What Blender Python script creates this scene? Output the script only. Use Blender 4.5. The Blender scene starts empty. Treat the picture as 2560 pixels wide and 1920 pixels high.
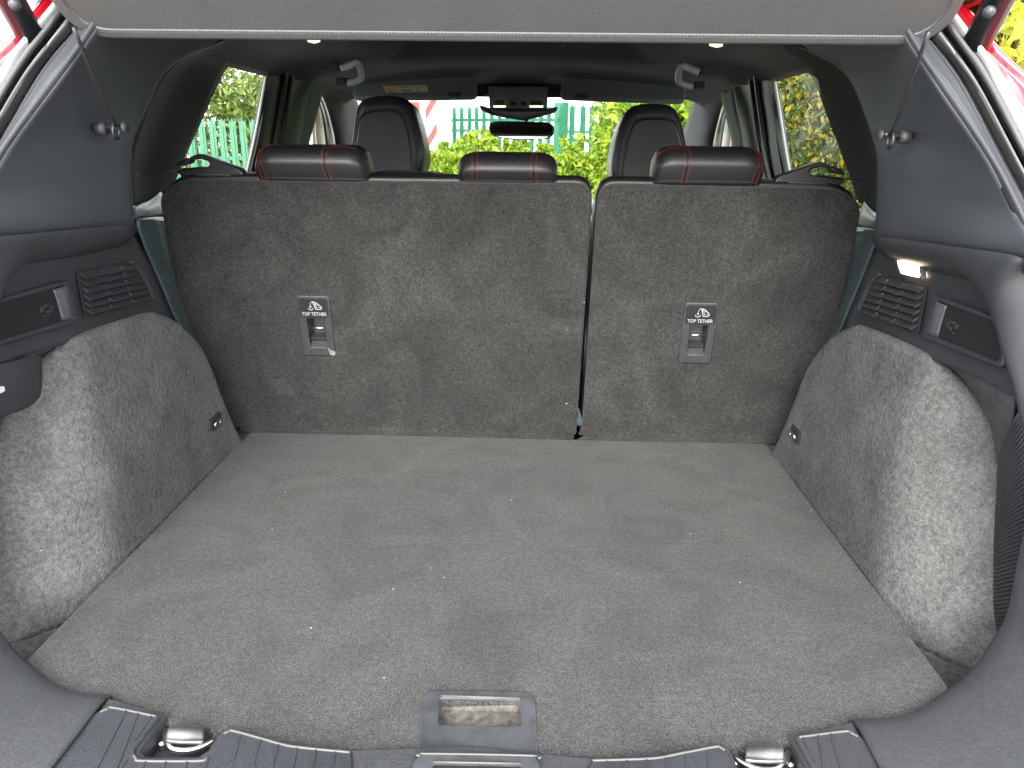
import bpy, bmesh, math, random
from mathutils import Vector, Matrix
from mathutils.geometry import tessellate_polygon
random.seed(7)
S = bpy.context.scene
C = S.collection

# ------------------------------------------------------------------ camera
YAW, PITCH, ROLL = math.radians(1.597), math.radians(17.842), math.radians(0.694)
CAM = Vector((0.0538, 0.0, 0.6)); F = 1920.0
fw = Vector((-math.sin(YAW)*math.cos(PITCH), math.cos(YAW)*math.cos(PITCH), -math.sin(PITCH)))
r0 = Vector((math.cos(YAW), math.sin(YAW), 0)); u0 = r0.cross(fw)
rt = r0*math.cos(ROLL)+u0*math.sin(ROLL); up = u0*math.cos(ROLL)-r0*math.sin(ROLL)
cd = bpy.data.cameras.new('camera'); cam = bpy.data.objects.new('camera', cd); C.objects.link(cam)
M4 = Matrix.Identity(4)
for i in range(3):
    M4[i][0] = rt[i]; M4[i][1] = up[i]; M4[i][2] = -fw[i]; M4[i][3] = CAM[i]
cam.matrix_world = M4
cd.sensor_width = 36; cd.lens = 36*F/2560; cd.clip_start = 0.02; cd.clip_end = 500
S.camera = cam
S.cycles.use_adaptive_sampling = True; S.cycles.adaptive_threshold = .03; S.cycles.max_bounces = 5; S.cycles.diffuse_bounces = 3; S.cycles.glossy_bounces = 3; S.cycles.transmission_bounces = 3; S.cycles.transparent_max_bounces = 8; S.cycles.caustics_reflective = False; S.cycles.caustics_refractive = False

# ------------------------------------------------------------------ light
SUN_EL, SUN_AZ = math.radians(27), math.radians(186)      # from behind the camera, a little to the left
w = bpy.data.worlds.new('World'); S.world = w; w.use_nodes = True
nt = w.node_tree; bg = nt.nodes['Background']
sky = nt.nodes.new('ShaderNodeTexSky'); sky.sky_type = 'NISHITA'; sky.sun_disc = False
sky.sun_elevation = SUN_EL; sky.sun_rotation = SUN_AZ; sky.dust_density = 4.0; sky.air_density = 1.0
tc = nt.nodes.new('ShaderNodeTexCoord'); cn = nt.nodes.new('ShaderNodeTexNoise'); cn.inputs['Scale'].default_value = 2.2; cn.inputs['Detail'].default_value = 6
cr = nt.nodes.new('ShaderNodeValToRGB'); cr.color_ramp.elements[0].position = .3; cr.color_ramp.elements[1].position = .6
cr.color_ramp.elements[0].color = (.62,.62,.62,1); cr.color_ramp.elements[1].color = (.95,.95,.95,1)
mxs = nt.nodes.new('ShaderNodeMix'); mxs.data_type = 'RGBA'
mxs.inputs[7].default_value = (12.0, 12.2, 12.6, 1)       # thin bright cloud cover
nt.links.new(tc.outputs['Generated'], cn.inputs['Vector']); nt.links.new(cn.outputs['Fac'], cr.inputs['Fac'])
nt.links.new(cr.outputs['Color'], mxs.inputs[0]); nt.links.new(sky.outputs['Color'], mxs.inputs[6])
nt.links.new(mxs.outputs[2], bg.inputs['Color']); bg.inputs['Strength'].default_value = 0.10
sd = bpy.data.lights.new('sun', 'SUN'); sd.energy = 1.5; sd.angle = math.radians(40); sd.color = (1, .985, .95)
sun = bpy.data.objects.new('sun', sd); C.objects.link(sun)
sdir = Vector((math.sin(SUN_AZ)*math.cos(SUN_EL), math.cos(SUN_AZ)*math.cos(SUN_EL), math.sin(SUN_EL)))
sun.rotation_euler = sdir.to_track_quat('Z', 'Y').to_euler(); sun.location = (0, 0, 30)
vs = S.view_settings; vs.view_transform = 'Standard'; vs.look = 'None'; vs.gamma = 1; vs.exposure = 2.6; vs.use_curve_mapping = False

# ------------------------------------------------------------------ survey helpers (a measured point in the picture -> place in the car)
def ray(px, py):
    return (rt*((px-1280)/F)-up*((py-960)/F)+fw)
def atx(px, py, x): d = ray(px, py); return CAM+d*((x-CAM.x)/d.x)
def aty(px, py, y): d = ray(px, py); return CAM+d*((y-CAM.y)/d.y)
def atz(px, py, z): d = ray(px, py); return CAM+d*((z-CAM.z)/d.z)
def atp(px, py, p, n):
    d = ray(px, py); return CAM+d*((n.dot(p)-n.dot(CAM))/n.dot(d))
def rgt(pts): return [Vector((abs(p[0]), p[1], p[2])) for p in pts]        # store side shapes as right-hand ones
def sx(pts, s): return [Vector((p[0]*s, p[1], p[2])) for p in pts]

# ------------------------------------------------------------------ materials
MATS = {}
def nodes(m): return m.node_tree.nodes, m.node_tree.links
def mat(name, col, rough=.6, metal=0, noise=None, bump=None, spec=.5, coat=0, emit=None, sheen=0):
    """noise = (scale, detail, low, high) multiplies the colour; bump = (scale, strength, distance)"""
    m = bpy.data.materials.new(name); m.use_nodes = True; N, L = nodes(m); b = N['Principled BSDF']
    b.inputs['Base Color'].default_value = (*col, 1); b.inputs['Roughness'].default_value = rough; b.inputs['Metallic'].default_value = metal
    b.inputs['Specular IOR Level'].default_value = spec
    if coat: b.inputs['Coat Weight'].default_value = coat; b.inputs['Coat Roughness'].default_value = .05
    if sheen: b.inputs['Sheen Weight'].default_value = sheen; b.inputs['Sheen Roughness'].default_value = .5
    if emit: b.inputs['Emission Color'].default_value = (*emit[0], 1); b.inputs['Emission Strength'].default_value = emit[1]
    t = N.new('ShaderNodeTexCoord')
    if noise:
        last = None
        for (sc, de, lo, hi) in noise:
            n = N.new('ShaderNodeTexNoise'); n.inputs['Scale'].default_value = sc; n.inputs['Detail'].default_value = de
            n.inputs['Distortion'].default_value = 1.6 if sc < 8 else 0
            L.new(t.outputs['Object'], n.inputs['Vector'])
            mr = N.new('ShaderNodeMapRange'); mr.inputs[1].default_value = .3; mr.inputs[2].default_value = .7; mr.inputs[3].default_value = lo; mr.inputs[4].default_value = hi
            L.new(n.outputs['Fac'], mr.inputs[0])
            if last is None: last = mr.outputs[0]
            else:
                mu = N.new('ShaderNodeMath'); mu.operation = 'MULTIPLY'; L.new(last, mu.inputs[0]); L.new(mr.outputs[0], mu.inputs[1]); last = mu.outputs[0]
        vm = N.new('ShaderNodeVectorMath'); vm.operation = 'SCALE'; vm.inputs[0].default_value = col; L.new(last, vm.inputs['Scale'])
        L.new(vm.outputs[0], b.inputs['Base Color'])
    if bump:
        prev = None
        for (sc, st, di) in bump:
            n = N.new('ShaderNodeTexNoise'); n.inputs['Scale'].default_value = sc; n.inputs['Detail'].default_value = 1.5; L.new(t.outputs['Object'], n.inputs['Vector'])
            bp = N.new('ShaderNodeBump'); bp.inputs['Strength'].default_value = st; bp.inputs['Distance'].default_value = di
            L.new(n.outputs['Fac'], bp.inputs['Height'])
            if prev: L.new(prev.outputs[0], bp.inputs['Normal'])
            prev = bp
        L.new(prev.outputs[0], b.inputs['Normal'])
    MATS[name] = m; return m
def lint(m, density=55, keep=.965, size=.045, col=(.45,.43,.38)):
    """scattered pale lint and crumbs on a carpet"""
    N, L = nodes(m); b = N['Principled BSDF']; t = N.new('ShaderNodeTexCoord')
    src = b.inputs['Base Color'].links[0].from_socket if b.inputs['Base Color'].links else None
    v = N.new('ShaderNodeTexVoronoi'); v.inputs['Scale'].default_value = density; L.new(t.outputs['Object'], v.inputs['Vector'])
    a = N.new('ShaderNodeMath'); a.operation = 'LESS_THAN'; a.inputs[1].default_value = size; L.new(v.outputs['Distance'], a.inputs[0])
    s = N.new('ShaderNodeSeparateColor'); L.new(v.outputs['Color'], s.inputs[0])
    g = N.new('ShaderNodeMath'); g.operation = 'GREATER_THAN'; g.inputs[1].default_value = keep; L.new(s.outputs[0], g.inputs[0])
    mu = N.new('ShaderNodeMath'); mu.operation = 'MULTIPLY'; L.new(a.outputs[0], mu.inputs[0]); L.new(g.outputs[0], mu.inputs[1])
    mx = N.new('ShaderNodeMix'); mx.data_type = 'RGBA'; L.new(mu.outputs[0], mx.inputs[0])
    if src: L.new(src, mx.inputs[6])
    else: mx.inputs[6].default_value = b.inputs['Base Color'].default_value
    mx.inputs[7].default_value = (*col, 1); L.new(mx.outputs[2], b.inputs['Base Color'])
    return m

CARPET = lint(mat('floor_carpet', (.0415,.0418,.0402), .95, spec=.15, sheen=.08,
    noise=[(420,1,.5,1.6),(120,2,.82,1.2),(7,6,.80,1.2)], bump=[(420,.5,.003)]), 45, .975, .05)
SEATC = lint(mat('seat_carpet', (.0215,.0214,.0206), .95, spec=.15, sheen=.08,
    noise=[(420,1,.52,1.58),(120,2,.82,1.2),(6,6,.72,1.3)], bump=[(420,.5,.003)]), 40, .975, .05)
FELT = lint(mat('arch_felt', (.076,.076,.075), 1.0, spec=.1,
    noise=[(380,1,.76,1.24),(130,3,.78,1.24),(16,4,.82,1.18)], bump=[(320,.5,.003),(130,.35,.004)]), 50, .97, .05)
TRIM = lint(mat('dark_trim', (.0195,.0215,.0245), .56, noise=[(14,5,.85,1.2)], bump=[(700,.12,.0006)]), 60, .985, .04)
PILLAR = mat('pillar_trim', (.027,.0305,.0355), .56, noise=[(9,4,.9,1.12)], bump=[(800,.1,.0005)])
TEAL = mat('cabin_trim', (.013,.016,.018), .5, bump=[(700,.1,.0005)])
SILL = lint(mat('sill_plastic', (.037,.039,.043), .46, noise=[(260,2,.82,1.2),(6,3,.94,1.07)], bump=[(330,.35,.0012)]), 90, .985, .05)
SILLP = lint(mat('scuff_plastic', (.028,.030,.034), .44, noise=[(260,2,.82,1.2),(12,4,.88,1.14)], bump=[(330,.3,.001)]), 110, .975, .06)
GREYP = mat('grey_plastic', (.044,.047,.051), .45, noise=[(60,6,.75,1.3),(12,4,.85,1.2)], bump=[(500,.12,.0008)])
DIRTY = mat('dirty_plastic', (.072,.066,.056), .8, noise=[(120,5,.55,1.5),(30,4,.7,1.3)])
BLACKP = mat('black_plastic', (.010,.010,.012), .4)
DEEP = mat('deep_black', (.004,.004,.004), .9)
LEATHER = mat('black_leather', (.007,.0072,.008), .46, noise=[(30,3,.9,1.1)], bump=[(500,.2,.001)])
LEATHER2 = mat('grey_leather', (.02,.021,.022), .40, bump=[(500,.2,.001)])
RED = mat('red_paint', (.62,.004,.02), .3, coat=1)
FLANGE = mat('frame_shine', (.66,.70,.71), .35)  # pale base: the sky's reflection is put into the colour
QUART = mat('quarter_trim', (.008,.009,.012), .75, spec=.2)
SIDET = mat('seat_side_plastic', (.045,.066,.070), .35)  # brighter teal base with greenish window light put into the colour
VISOR = mat('visor_cloth', (.10,.112,.118), .8)
SEALG = mat('grey_seal', (.16,.17,.165), .4)
PALE_EDGE = mat('pale_edge', (.075,.074,.07), .5)  # paler strips along far edges of pads, latch cover, cup and tether wells
RUBBER = mat('seal_rubber', (.05,.049,.05), .27)
SHELF = lint(mat('shelf_vinyl', (.041,.0415,.041), .6, noise=[(500,2,.88,1.12),(8,4,.93,1.06)], bump=[(420,.3,.0012)]), 30, .97, .03, (.7,.7,.65))
HEMM = mat('shelf_binding', (.048,.0485,.0485), .5, noise=[(300,2,.85,1.15)], bump=[(300,.2,.001)])
THREAD = mat('black_thread', (.02,.02,.02), .8)
REDT = mat('red_thread', (.38,.018,.02), .6)
HEADL = mat('headliner_cloth', (.036,.036,.038), .95, noise=[(300,2,.85,1.15)])
HANDLE = mat('handle_grey', (.30,.33,.36), .45)
CHROME = mat('bright_steel', (.55,.53,.50), .28, 1)
STEEL = mat('satin_steel', (.27,.265,.255), .48, 1, noise=[(80,4,.8,1.1)])
BELT = mat('belt_webbing', (.13,.16,.13), .8, bump=[(900,.3,.001)])
CREAM = mat('door_frame', (.55,.49,.42), .6)
WHITE = mat('white_paint', (.55,.55,.53), .5)
STICK = mat('sticker_white', (.45,.45,.43), .5)
STICKY = mat('sticker_yellow', (.5,.34,.05), .5)
PRINT = mat('white_print', (.26,.26,.26), .5)
INK = mat('black_ink', (.03,.03,.03), .6)
REDINK = mat('red_ink', (.6,.05,.06), .5)
STRIPE = mat('red_stripe', (.33,.006,.005), .5)
LAMP = mat('lamp_lens', (.9,.85,.7), .4, emit=((1,.78,.45), 10))
LAMPS = mat('ceiling_lens', (.6,.58,.5), .35, emit=((1,.9,.6), .25))
GREENP = mat('fence_green', (.009,.105,.052), .45, noise=[(3,4,.85,1.15)])
BRASS = mat('brass', (.6,.4,.15), .4, 1)
BARK = mat('bark', (.10,.07,.045), .9, noise=[(20,4,.6,1.4)])
ASPH = mat('concrete', (.38,.37,.35), .9, noise=[(60,5,.7,1.3),(1.5,4,.85,1.15)])
RENDER = mat('pale_render', (.66,.65,.62), .8, noise=[(1,4,.9,1.08)])
def leafmat(name, a, b, c):
    m = bpy.data.materials.new(name); m.use_nodes = True; N, L = nodes(m); p = N['Principled BSDF']
    p.inputs['Roughness'].default_value = .45
    t = N.new('ShaderNodeNewGeometry'); r = N.new('ShaderNodeValToRGB')
    r.color_ramp.elements[0].color = (*a, 1); r.color_ramp.elements[1].color = (*c, 1); e = r.color_ramp.elements.new(.6); e.color = (*b, 1)
    L.new(t.outputs['Random Per Island'], r.inputs['Fac']); L.new(r.outputs['Color'], p.inputs['Base Color'])
    tr = N.new('ShaderNodeBsdfTranslucent'); L.new(r.outputs['Color'], tr.inputs['Color'])
    mx = N.new('ShaderNodeMixShader'); mx.inputs[0].default_value = .35; L.new(p.outputs[0], mx.inputs[1]); L.new(tr.outputs[0], mx.inputs[2])
    L.new(mx.outputs[0], N['Material Output'].inputs['Surface']); MATS[name] = m; return m
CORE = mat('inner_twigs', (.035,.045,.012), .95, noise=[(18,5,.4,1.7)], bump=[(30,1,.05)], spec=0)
LEAF_Y = leafmat('bright_leaves', (.07,.14,.006), (.15,.24,.010), (.27,.34,.014))
LEAF_G = leafmat('green_leaves', (.05,.09,.015), (.11,.15,.025), (.2,.2,.03))
LEAF_S = leafmat('sunlit_leaves', (.22,.26,.02), (.42,.42,.04), (.62,.50,.08))  # lighter leaf tones with the sunlight put into the colour
LEAF_O = leafmat('autumn_leaves', (.035,.06,.015), (.10,.13,.025), (.42,.27,.01))
def glass(name, tint, gl=.06):
    m = bpy.data.materials.new(name); m.use_nodes = True; N, L = nodes(m); N.remove(N['Principled BSDF'])
    a = N.new('ShaderNodeBsdfTransparent'); a.inputs[0].default_value = (*tint, 1)
    g = N.new('ShaderNodeBsdfGlossy'); g.inputs['Roughness'].default_value = .01
    lw = N.new('ShaderNodeLayerWeight'); pw = N.new('ShaderNodeMath'); pw.operation = 'POWER'; pw.inputs[1].default_value = 4; L.new(lw.outputs['Facing'], pw.inputs[0])
    fr = N.new('ShaderNodeMath'); fr.operation = 'MULTIPLY_ADD'; fr.inputs[1].default_value = .10; fr.inputs[2].default_value = .02; L.new(pw.outputs[0], fr.inputs[0])
    mx = N.new('ShaderNodeMixShader'); L.new(fr.outputs[0], mx.inputs[0]); L.new(a.outputs[0], mx.inputs[1]); L.new(g.outputs[0], mx.inputs[2])
    L.new(mx.outputs[0], N['Material Output'].inputs['Surface']); MATS[name] = m; return m
GLASS = glass('window_glass', (.86,.93,.88)); WSGLASS = glass('windscreen_glass', (.93,.97,.95)); TINT = glass('privacy_glass', (.05,.06,.06))
MIRROR = mat('mirror_glass', (.55,.6,.56), .02, 1)

# ------------------------------------------------------------------ mesh helpers
def link(name, me, m, parent=None):
    o = bpy.data.objects.new(name, me); C.objects.link(o)
    if m: me.materials.append(m)
    if parent: o.parent = parent
    return o
def mk(name, verts, faces, m, parent=None, smooth=True, solid=0, bevel=0, seg=2, sub=0, off=0, ang=40):
    me = bpy.data.meshes.new(name); me.from_pydata([tuple(v) for v in verts], [], faces); me.update()
    bm = bmesh.new(); bm.from_mesh(me); bmesh.ops.recalc_face_normals(bm, faces=bm.faces); bm.to_mesh(me); bm.free()
    return fin(name, me, m, parent, smooth, solid, bevel, seg, sub, off, ang)
def fin(name, me, m, parent, smooth=True, solid=0, bevel=0, seg=2, sub=0, off=0, ang=40):
    o = link(name, me, m, parent)
    if smooth:
        for p in me.polygons: p.use_smooth = True
    if solid: d = o.modifiers.new('s', 'SOLIDIFY'); d.thickness = solid; d.offset = off
    if bevel:
        d = o.modifiers.new('b', 'BEVEL'); d.width = bevel; d.segments = seg; d.limit_method = 'ANGLE'; d.angle_limit = math.radians(ang); d.harden_normals = smooth
    if sub: d = o.modifiers.new('u', 'SUBSURF'); d.levels = sub; d.render_levels = sub
    return o
def thing(name, label, cat, loc=(0,0,0), group=None):
    o = bpy.data.objects.new(name, None); C.objects.link(o); o.location = loc
    o['label'] = label; o['category'] = cat
    if group: o['group'] = group
    return o
def catmull(P, k, closed=False):
    P = [Vector(p) for p in P]; n = len(P); out = []
    for i in range(n if closed else n-1):
        if closed: a, b, c, d = P[(i-1) % n], P[i], P[(i+1) % n], P[(i+2) % n]
        else: a, b, c, d = P[max(i-1, 0)], P[i], P[i+1], P[min(i+2, n-1)]
        for j in range(k):
            t = j/k
            out.append(.5*((2*b)+(c-a)*t+(2*a-5*b+4*c-d)*t*t+(3*b-a-3*c+d)*t**3))
    if not closed: out.append(P[-1])
    return out
def resample(P, n):
    P = [Vector(p) for p in P]; L = [0]
    for a, b in zip(P, P[1:]): L.append(L[-1]+(b-a).length)
    out = []; j = 0
    for i in range(n):
        t = L[-1]*i/(n-1)
        while j < len(L)-2 and L[j+1] < t: j += 1
        q = (t-L[j])/max(1e-9, L[j+1]-L[j]); out.append(P[j].lerp(P[j+1], q))
    return out
def patch(name, rows, m, parent, ku=4, kv=4, solid=.004, off=0, n=None, smooth=True):
    """a smooth trim panel lofted through rows of points"""
    if n: rows = [resample(catmull(r, 6), n) for r in rows]; ku = 1
    if ku > 1: rows = [catmull(r, ku) for r in rows]
    if kv > 1 and len(rows) > 1:
        cols = [catmull([r[i] for r in rows], kv) for i in range(len(rows[0]))]
        rows = [[c[j] for c in cols] for j in range(len(cols[0]))]
    a, b = len(rows), len(rows[0]); v = [p for r in rows for p in r]
    f = [(i*b+j, i*b+j+1, (i+1)*b+j+1, (i+1)*b+j) for i in range(a-1) for j in range(b-1)]
    return mk(name, v, f, m, parent, smooth, solid, off=off)
def tube(name, pts, r, m, parent, k=6, smooth_path=0, closed=False, geo=False):
    v, f = tubegeo(pts, r, k, smooth_path, closed)
    return mk(name, v, f, m, parent)
def tubegeo(pts, r, k=6, sp=0, closed=False):
    P = [Vector(p) for p in pts]
    if sp: P = catmull(P, sp, closed)
    n = len(P); v = []; f = []; nrm = None
    for i, p in enumerate(P):
        if closed: t = P[(i+1) % n]-P[i-1]
        else: t = P[min(i+1, n-1)]-P[max(i-1, 0)]
        t.normalize()
        if nrm is None: nrm = t.orthogonal().normalized()
        nrm = (nrm-t*nrm.dot(t)).normalized(); b = t.cross(nrm)
        rr = r[min(i*len(r)//n, len(r)-1)] if isinstance(r, (list, tuple)) else r
        for j in range(k):
            a = 2*math.pi*j/k; v.append(p+(nrm*math.cos(a)+b*math.sin(a))*rr)
    for i in range(n if closed else n-1):
        for j in range(k):
            q = (i+1) % n
            f.append((i*k+j, i*k+(j+1) % k, q*k+(j+1) % k, q*k+j))
    if not closed: f += [tuple(range(k))[::-1], tuple((n-1)*k+j for j in range(k))]
    return v, f
def join(name, geos, m, parent, smooth=True, **kw):
    V = []; Fc = []
    for v, f in geos:
        o = len(V); V += list(v); Fc += [tuple(i+o for i in q) for q in f]
    return mk(name, V, Fc, m, parent, smooth, **kw)
def boxgeo(c, h, ax=None):
    c = Vector(c); ax = ax or (Vector((1,0,0)), Vector((0,1,0)), Vector((0,0,1)))
    v = [c+ax[0]*h[0]*a+ax[1]*h[1]*b+ax[2]*h[2]*d for a in (-1,1) for b in (-1,1) for d in (-1,1)]
    return v, [(0,1,3,2),(4,6,7,5),(0,4,5,1),(2,3,7,6),(0,2,6,4),(1,5,7,3)]
def box(name, c, h, m, parent, bevel=0, seg=2, ax=None, smooth=True):
    v, f = boxgeo(c, h, ax); return mk(name, v, f, m, parent, smooth, bevel=bevel, seg=seg)
def rrect(x0, x1, y0, y1, r, k=5):
    out = []
    for cx, cy, a0 in ((x1-r, y1-r, 0), (x0+r, y1-r, 90), (x0+r, y0+r, 180), (x1-r, y0+r, 270)):
        for i in range(k+1):
            a = math.radians(a0+90*i/k); out.append((cx+r*math.cos(a), cy+r*math.sin(a)))
    return out
def rpoly(P, r, k=4):
    """polygon with rounded corners; r may be a list"""
    n = len(P); out = []
    for i in range(n):
        a, b, c = Vector(P[i-1]), Vector(P[i]), Vector(P[(i+1) % n]); q = r[i] if isinstance(r, list) else r
        if q <= 0: out.append(tuple(b)); continue
        d1 = (a-b); d2 = (c-b); q = min(q, d1.length*.49, d2.length*.49); p1 = b+d1.normalized()*q; p2 = b+d2.normalized()*q
        for j in range(k+1):
            t = j/k; out.append(tuple(p1*(1-t)**2+b*2*t*(1-t)+p2*t*t))
    return out
class Fr:
    """a flat working plane: o + u*a + v*b + n*c"""
    def __init__(s, o, u, v):
        s.o = Vector(o); s.u = Vector(u).normalized(); v = Vector(v); s.v = (v-s.u*v.dot(s.u)).normalized(); s.n = s.u.cross(s.v)
    def __call__(s, a, b, c=0): return s.o+s.u*a+s.v*b+s.n*c
    def inv(s, p): d = Vector(p)-s.o; return (d.dot(s.u), d.dot(s.v))
def dedup(l):
    o = []
    for p in l:
        if not o or (Vector(p)-Vector(o[-1])).length > 1e-6: o.append(p)
    if (Vector(o[0])-Vector(o[-1])).length < 1e-6: o.pop()
    return o
def inset(l, d):
    """move every side of a closed 2D loop d inwards (to the left of travel)"""
    n = len(l); o = []
    for i in range(n):
        p, q, r = Vector(l[i-1]), Vector(l[i]), Vector(l[(i+1) % n]); e1, e2 = (q-p).normalized(), (r-q).normalized()
        n1, n2 = Vector((-e1.y, e1.x)), Vector((-e2.y, e2.x)); m = n1+n2
        if m.length < 1e-6: m = n1
        m.normalize(); k = max(.45, m.dot(n1)); o.append(tuple(q+m*(d/k)))
    return o
def plategeo(fr, outline, holes, c0, c1, bevel=0, seg=2):
    """flat piece with rounded rim on its c1 side; rims are modelled rings, the face is filled inside them"""
    bm = bmesh.new(); sg = 1 if c1 > c0 else -1; caps = []
    for k, lp in enumerate([outline]+list(holes)):
        lp = [(p[0], p[1]) for p in dedup(lp)]; A = sum(lp[i-1][0]*lp[i][1]-lp[i][0]*lp[i-1][1] for i in range(len(lp)))
        if (A < 0) != (k > 0): lp = lp[::-1]
        prof = [(0, c0)]
        if bevel:
            prof += [(bevel*(1-math.cos(t*math.pi/2/seg)), c1-sg*bevel*(1-math.sin(t*math.pi/2/seg))) for t in range(seg+1)]+[(bevel+.0006, c1)]
        else: prof += [(0, c1)]
        rings = [[bm.verts.new(fr(x, y, c)) for x, y in (inset(lp, d) if d else lp)] for d, c in prof]
        for r1, r2 in zip(rings, rings[1:]):
            for i in range(len(lp)): bm.faces.new((r1[i-1], r1[i], r2[i], r2[i-1]))
        caps.append((lp, inset(lp, prof[-1][0]) if prof[-1][0] else lp, rings[0], rings[-1]))
    for flat, ri in (([v for c in caps for v in c[2]], 0), ([v for c in caps for v in c[3]], 1)):
        for t in tessellate_polygon([[Vector((x, y, 0)) for x, y in c[ri]] for c in caps]):
            try: bm.faces.new([flat[i] for i in t])
            except ValueError: pass
    bmesh.ops.recalc_face_normals(bm, faces=bm.faces)
    return bm
def plate(name, fr, outline, m, parent, c0, c1, holes=(), bevel=0, seg=2, smooth=True, ang=40):
    bm = plategeo(fr, outline, holes, c0, c1, bevel, seg); me = bpy.data.meshes.new(name); bm.to_mesh(me); bm.free()
    o = fin(name, me, m, parent, smooth and bevel > 0)
    if smooth and bevel: me.set_sharp_from_angle(angle=math.radians(50))
    return o
def textmesh(name, s, size, fr, x, y, c, m, parent, bold=0, align='CENTER', depth=.0002, xs=1):
    cu = bpy.data.curves.new('t', 'FONT'); cu.body = s; cu.size = size; cu.align_x = align; cu.offset = bold; cu.extrude = depth; cu.resolution_u = 3
    o = bpy.data.objects.new('t', cu); C.objects.link(o); dg = bpy.context.evaluated_depsgraph_get(); dg.update()
    me = bpy.data.meshes.new_from_object(o.evaluated_get(dg)); bpy.data.objects.remove(o)
    for v in me.vertices: v.co = fr(x+v.co.x*xs, y+v.co.y, c+v.co.z)
    me.name = name; me.materials.clear()
    return link(name, me, m, parent)
def struct(o): o['kind'] = 'structure'; return o

# ================================================================== the setting outside
GZ = -0.74
struct(mk('ground', [(-80,-80,GZ),(80,-80,GZ),(80,120,GZ),(-80,120,GZ)], [(0,1,2,3)], ASPH, None, False))

# ================================================================== the car
car = thing('car', 'red car standing with its tailgate open, boot facing the viewer', 'car', (0,0,0))
OP, ON = Vector((0,.99,.692)), Vector((0,1,-.63))           # slanted plane of the tailgate opening
def op(px, py, dy=0): return atp(px, py, OP+Vector((0,dy,0)), ON)
def ext(P, a, b):
    """carry an edge on past both ends, a metres upward and b metres downward"""
    d0 = (P[0]-P[1]).normalized(); d1 = (P[-1]-P[-2]).normalized()
    return [P[0]+d0*a]+P+[P[-1]+d1*b*.5+Vector((-.004,0,0)), P[-1]+d1*b+Vector((-.015,0,0))]
EDGE = {  # edges of the opening read on the right-hand side, from the roof downward
 'wi': [(2273,101),(2310,159),(2356,230),(2474,400),(2553,553)],
 'wo': [(2289,101),(2322,159),(2378,230),(2484,400),(2565,560)],
 't':  [(2319,101),(2364,159),(2411,230),(2498,400),(2576,548)],
 'g':  [(2327,101),(2378,159),(2423,230),(2512,400),(2590,545)],
 'b':  [(2362,101),(2401,159),(2449,230),(2538,400),(2612,535)],
 'd':  [(2375,101),(2419,159),(2458,230),(2548,400),(2622,530)],
 'e':  [(2394,101),(2435,159),(2478,230),(2566,400),(2642,530)],
 'h':  [(2410,101),(2456,159),(2492,230),(2580,400),(2656,530)],
 'fo': [(2442,101),(2487,159),(2526,230),(2612,400),(2690,530)]}
def edge(k, dy): return ext([op(x, y, dy) for x, y in EDGE[k]], .16, .34)
def mid(a, b, dy): return [p.lerp(q, .5)+Vector((0,dy,0)) for p, q in zip(a, b)]
SEAT_O = Vector((0,1.505,0)); SEAT = Fr(SEAT_O, (1,0,0), (0,-.2,1))    # load side of the rear backrests, normal towards the boot

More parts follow.
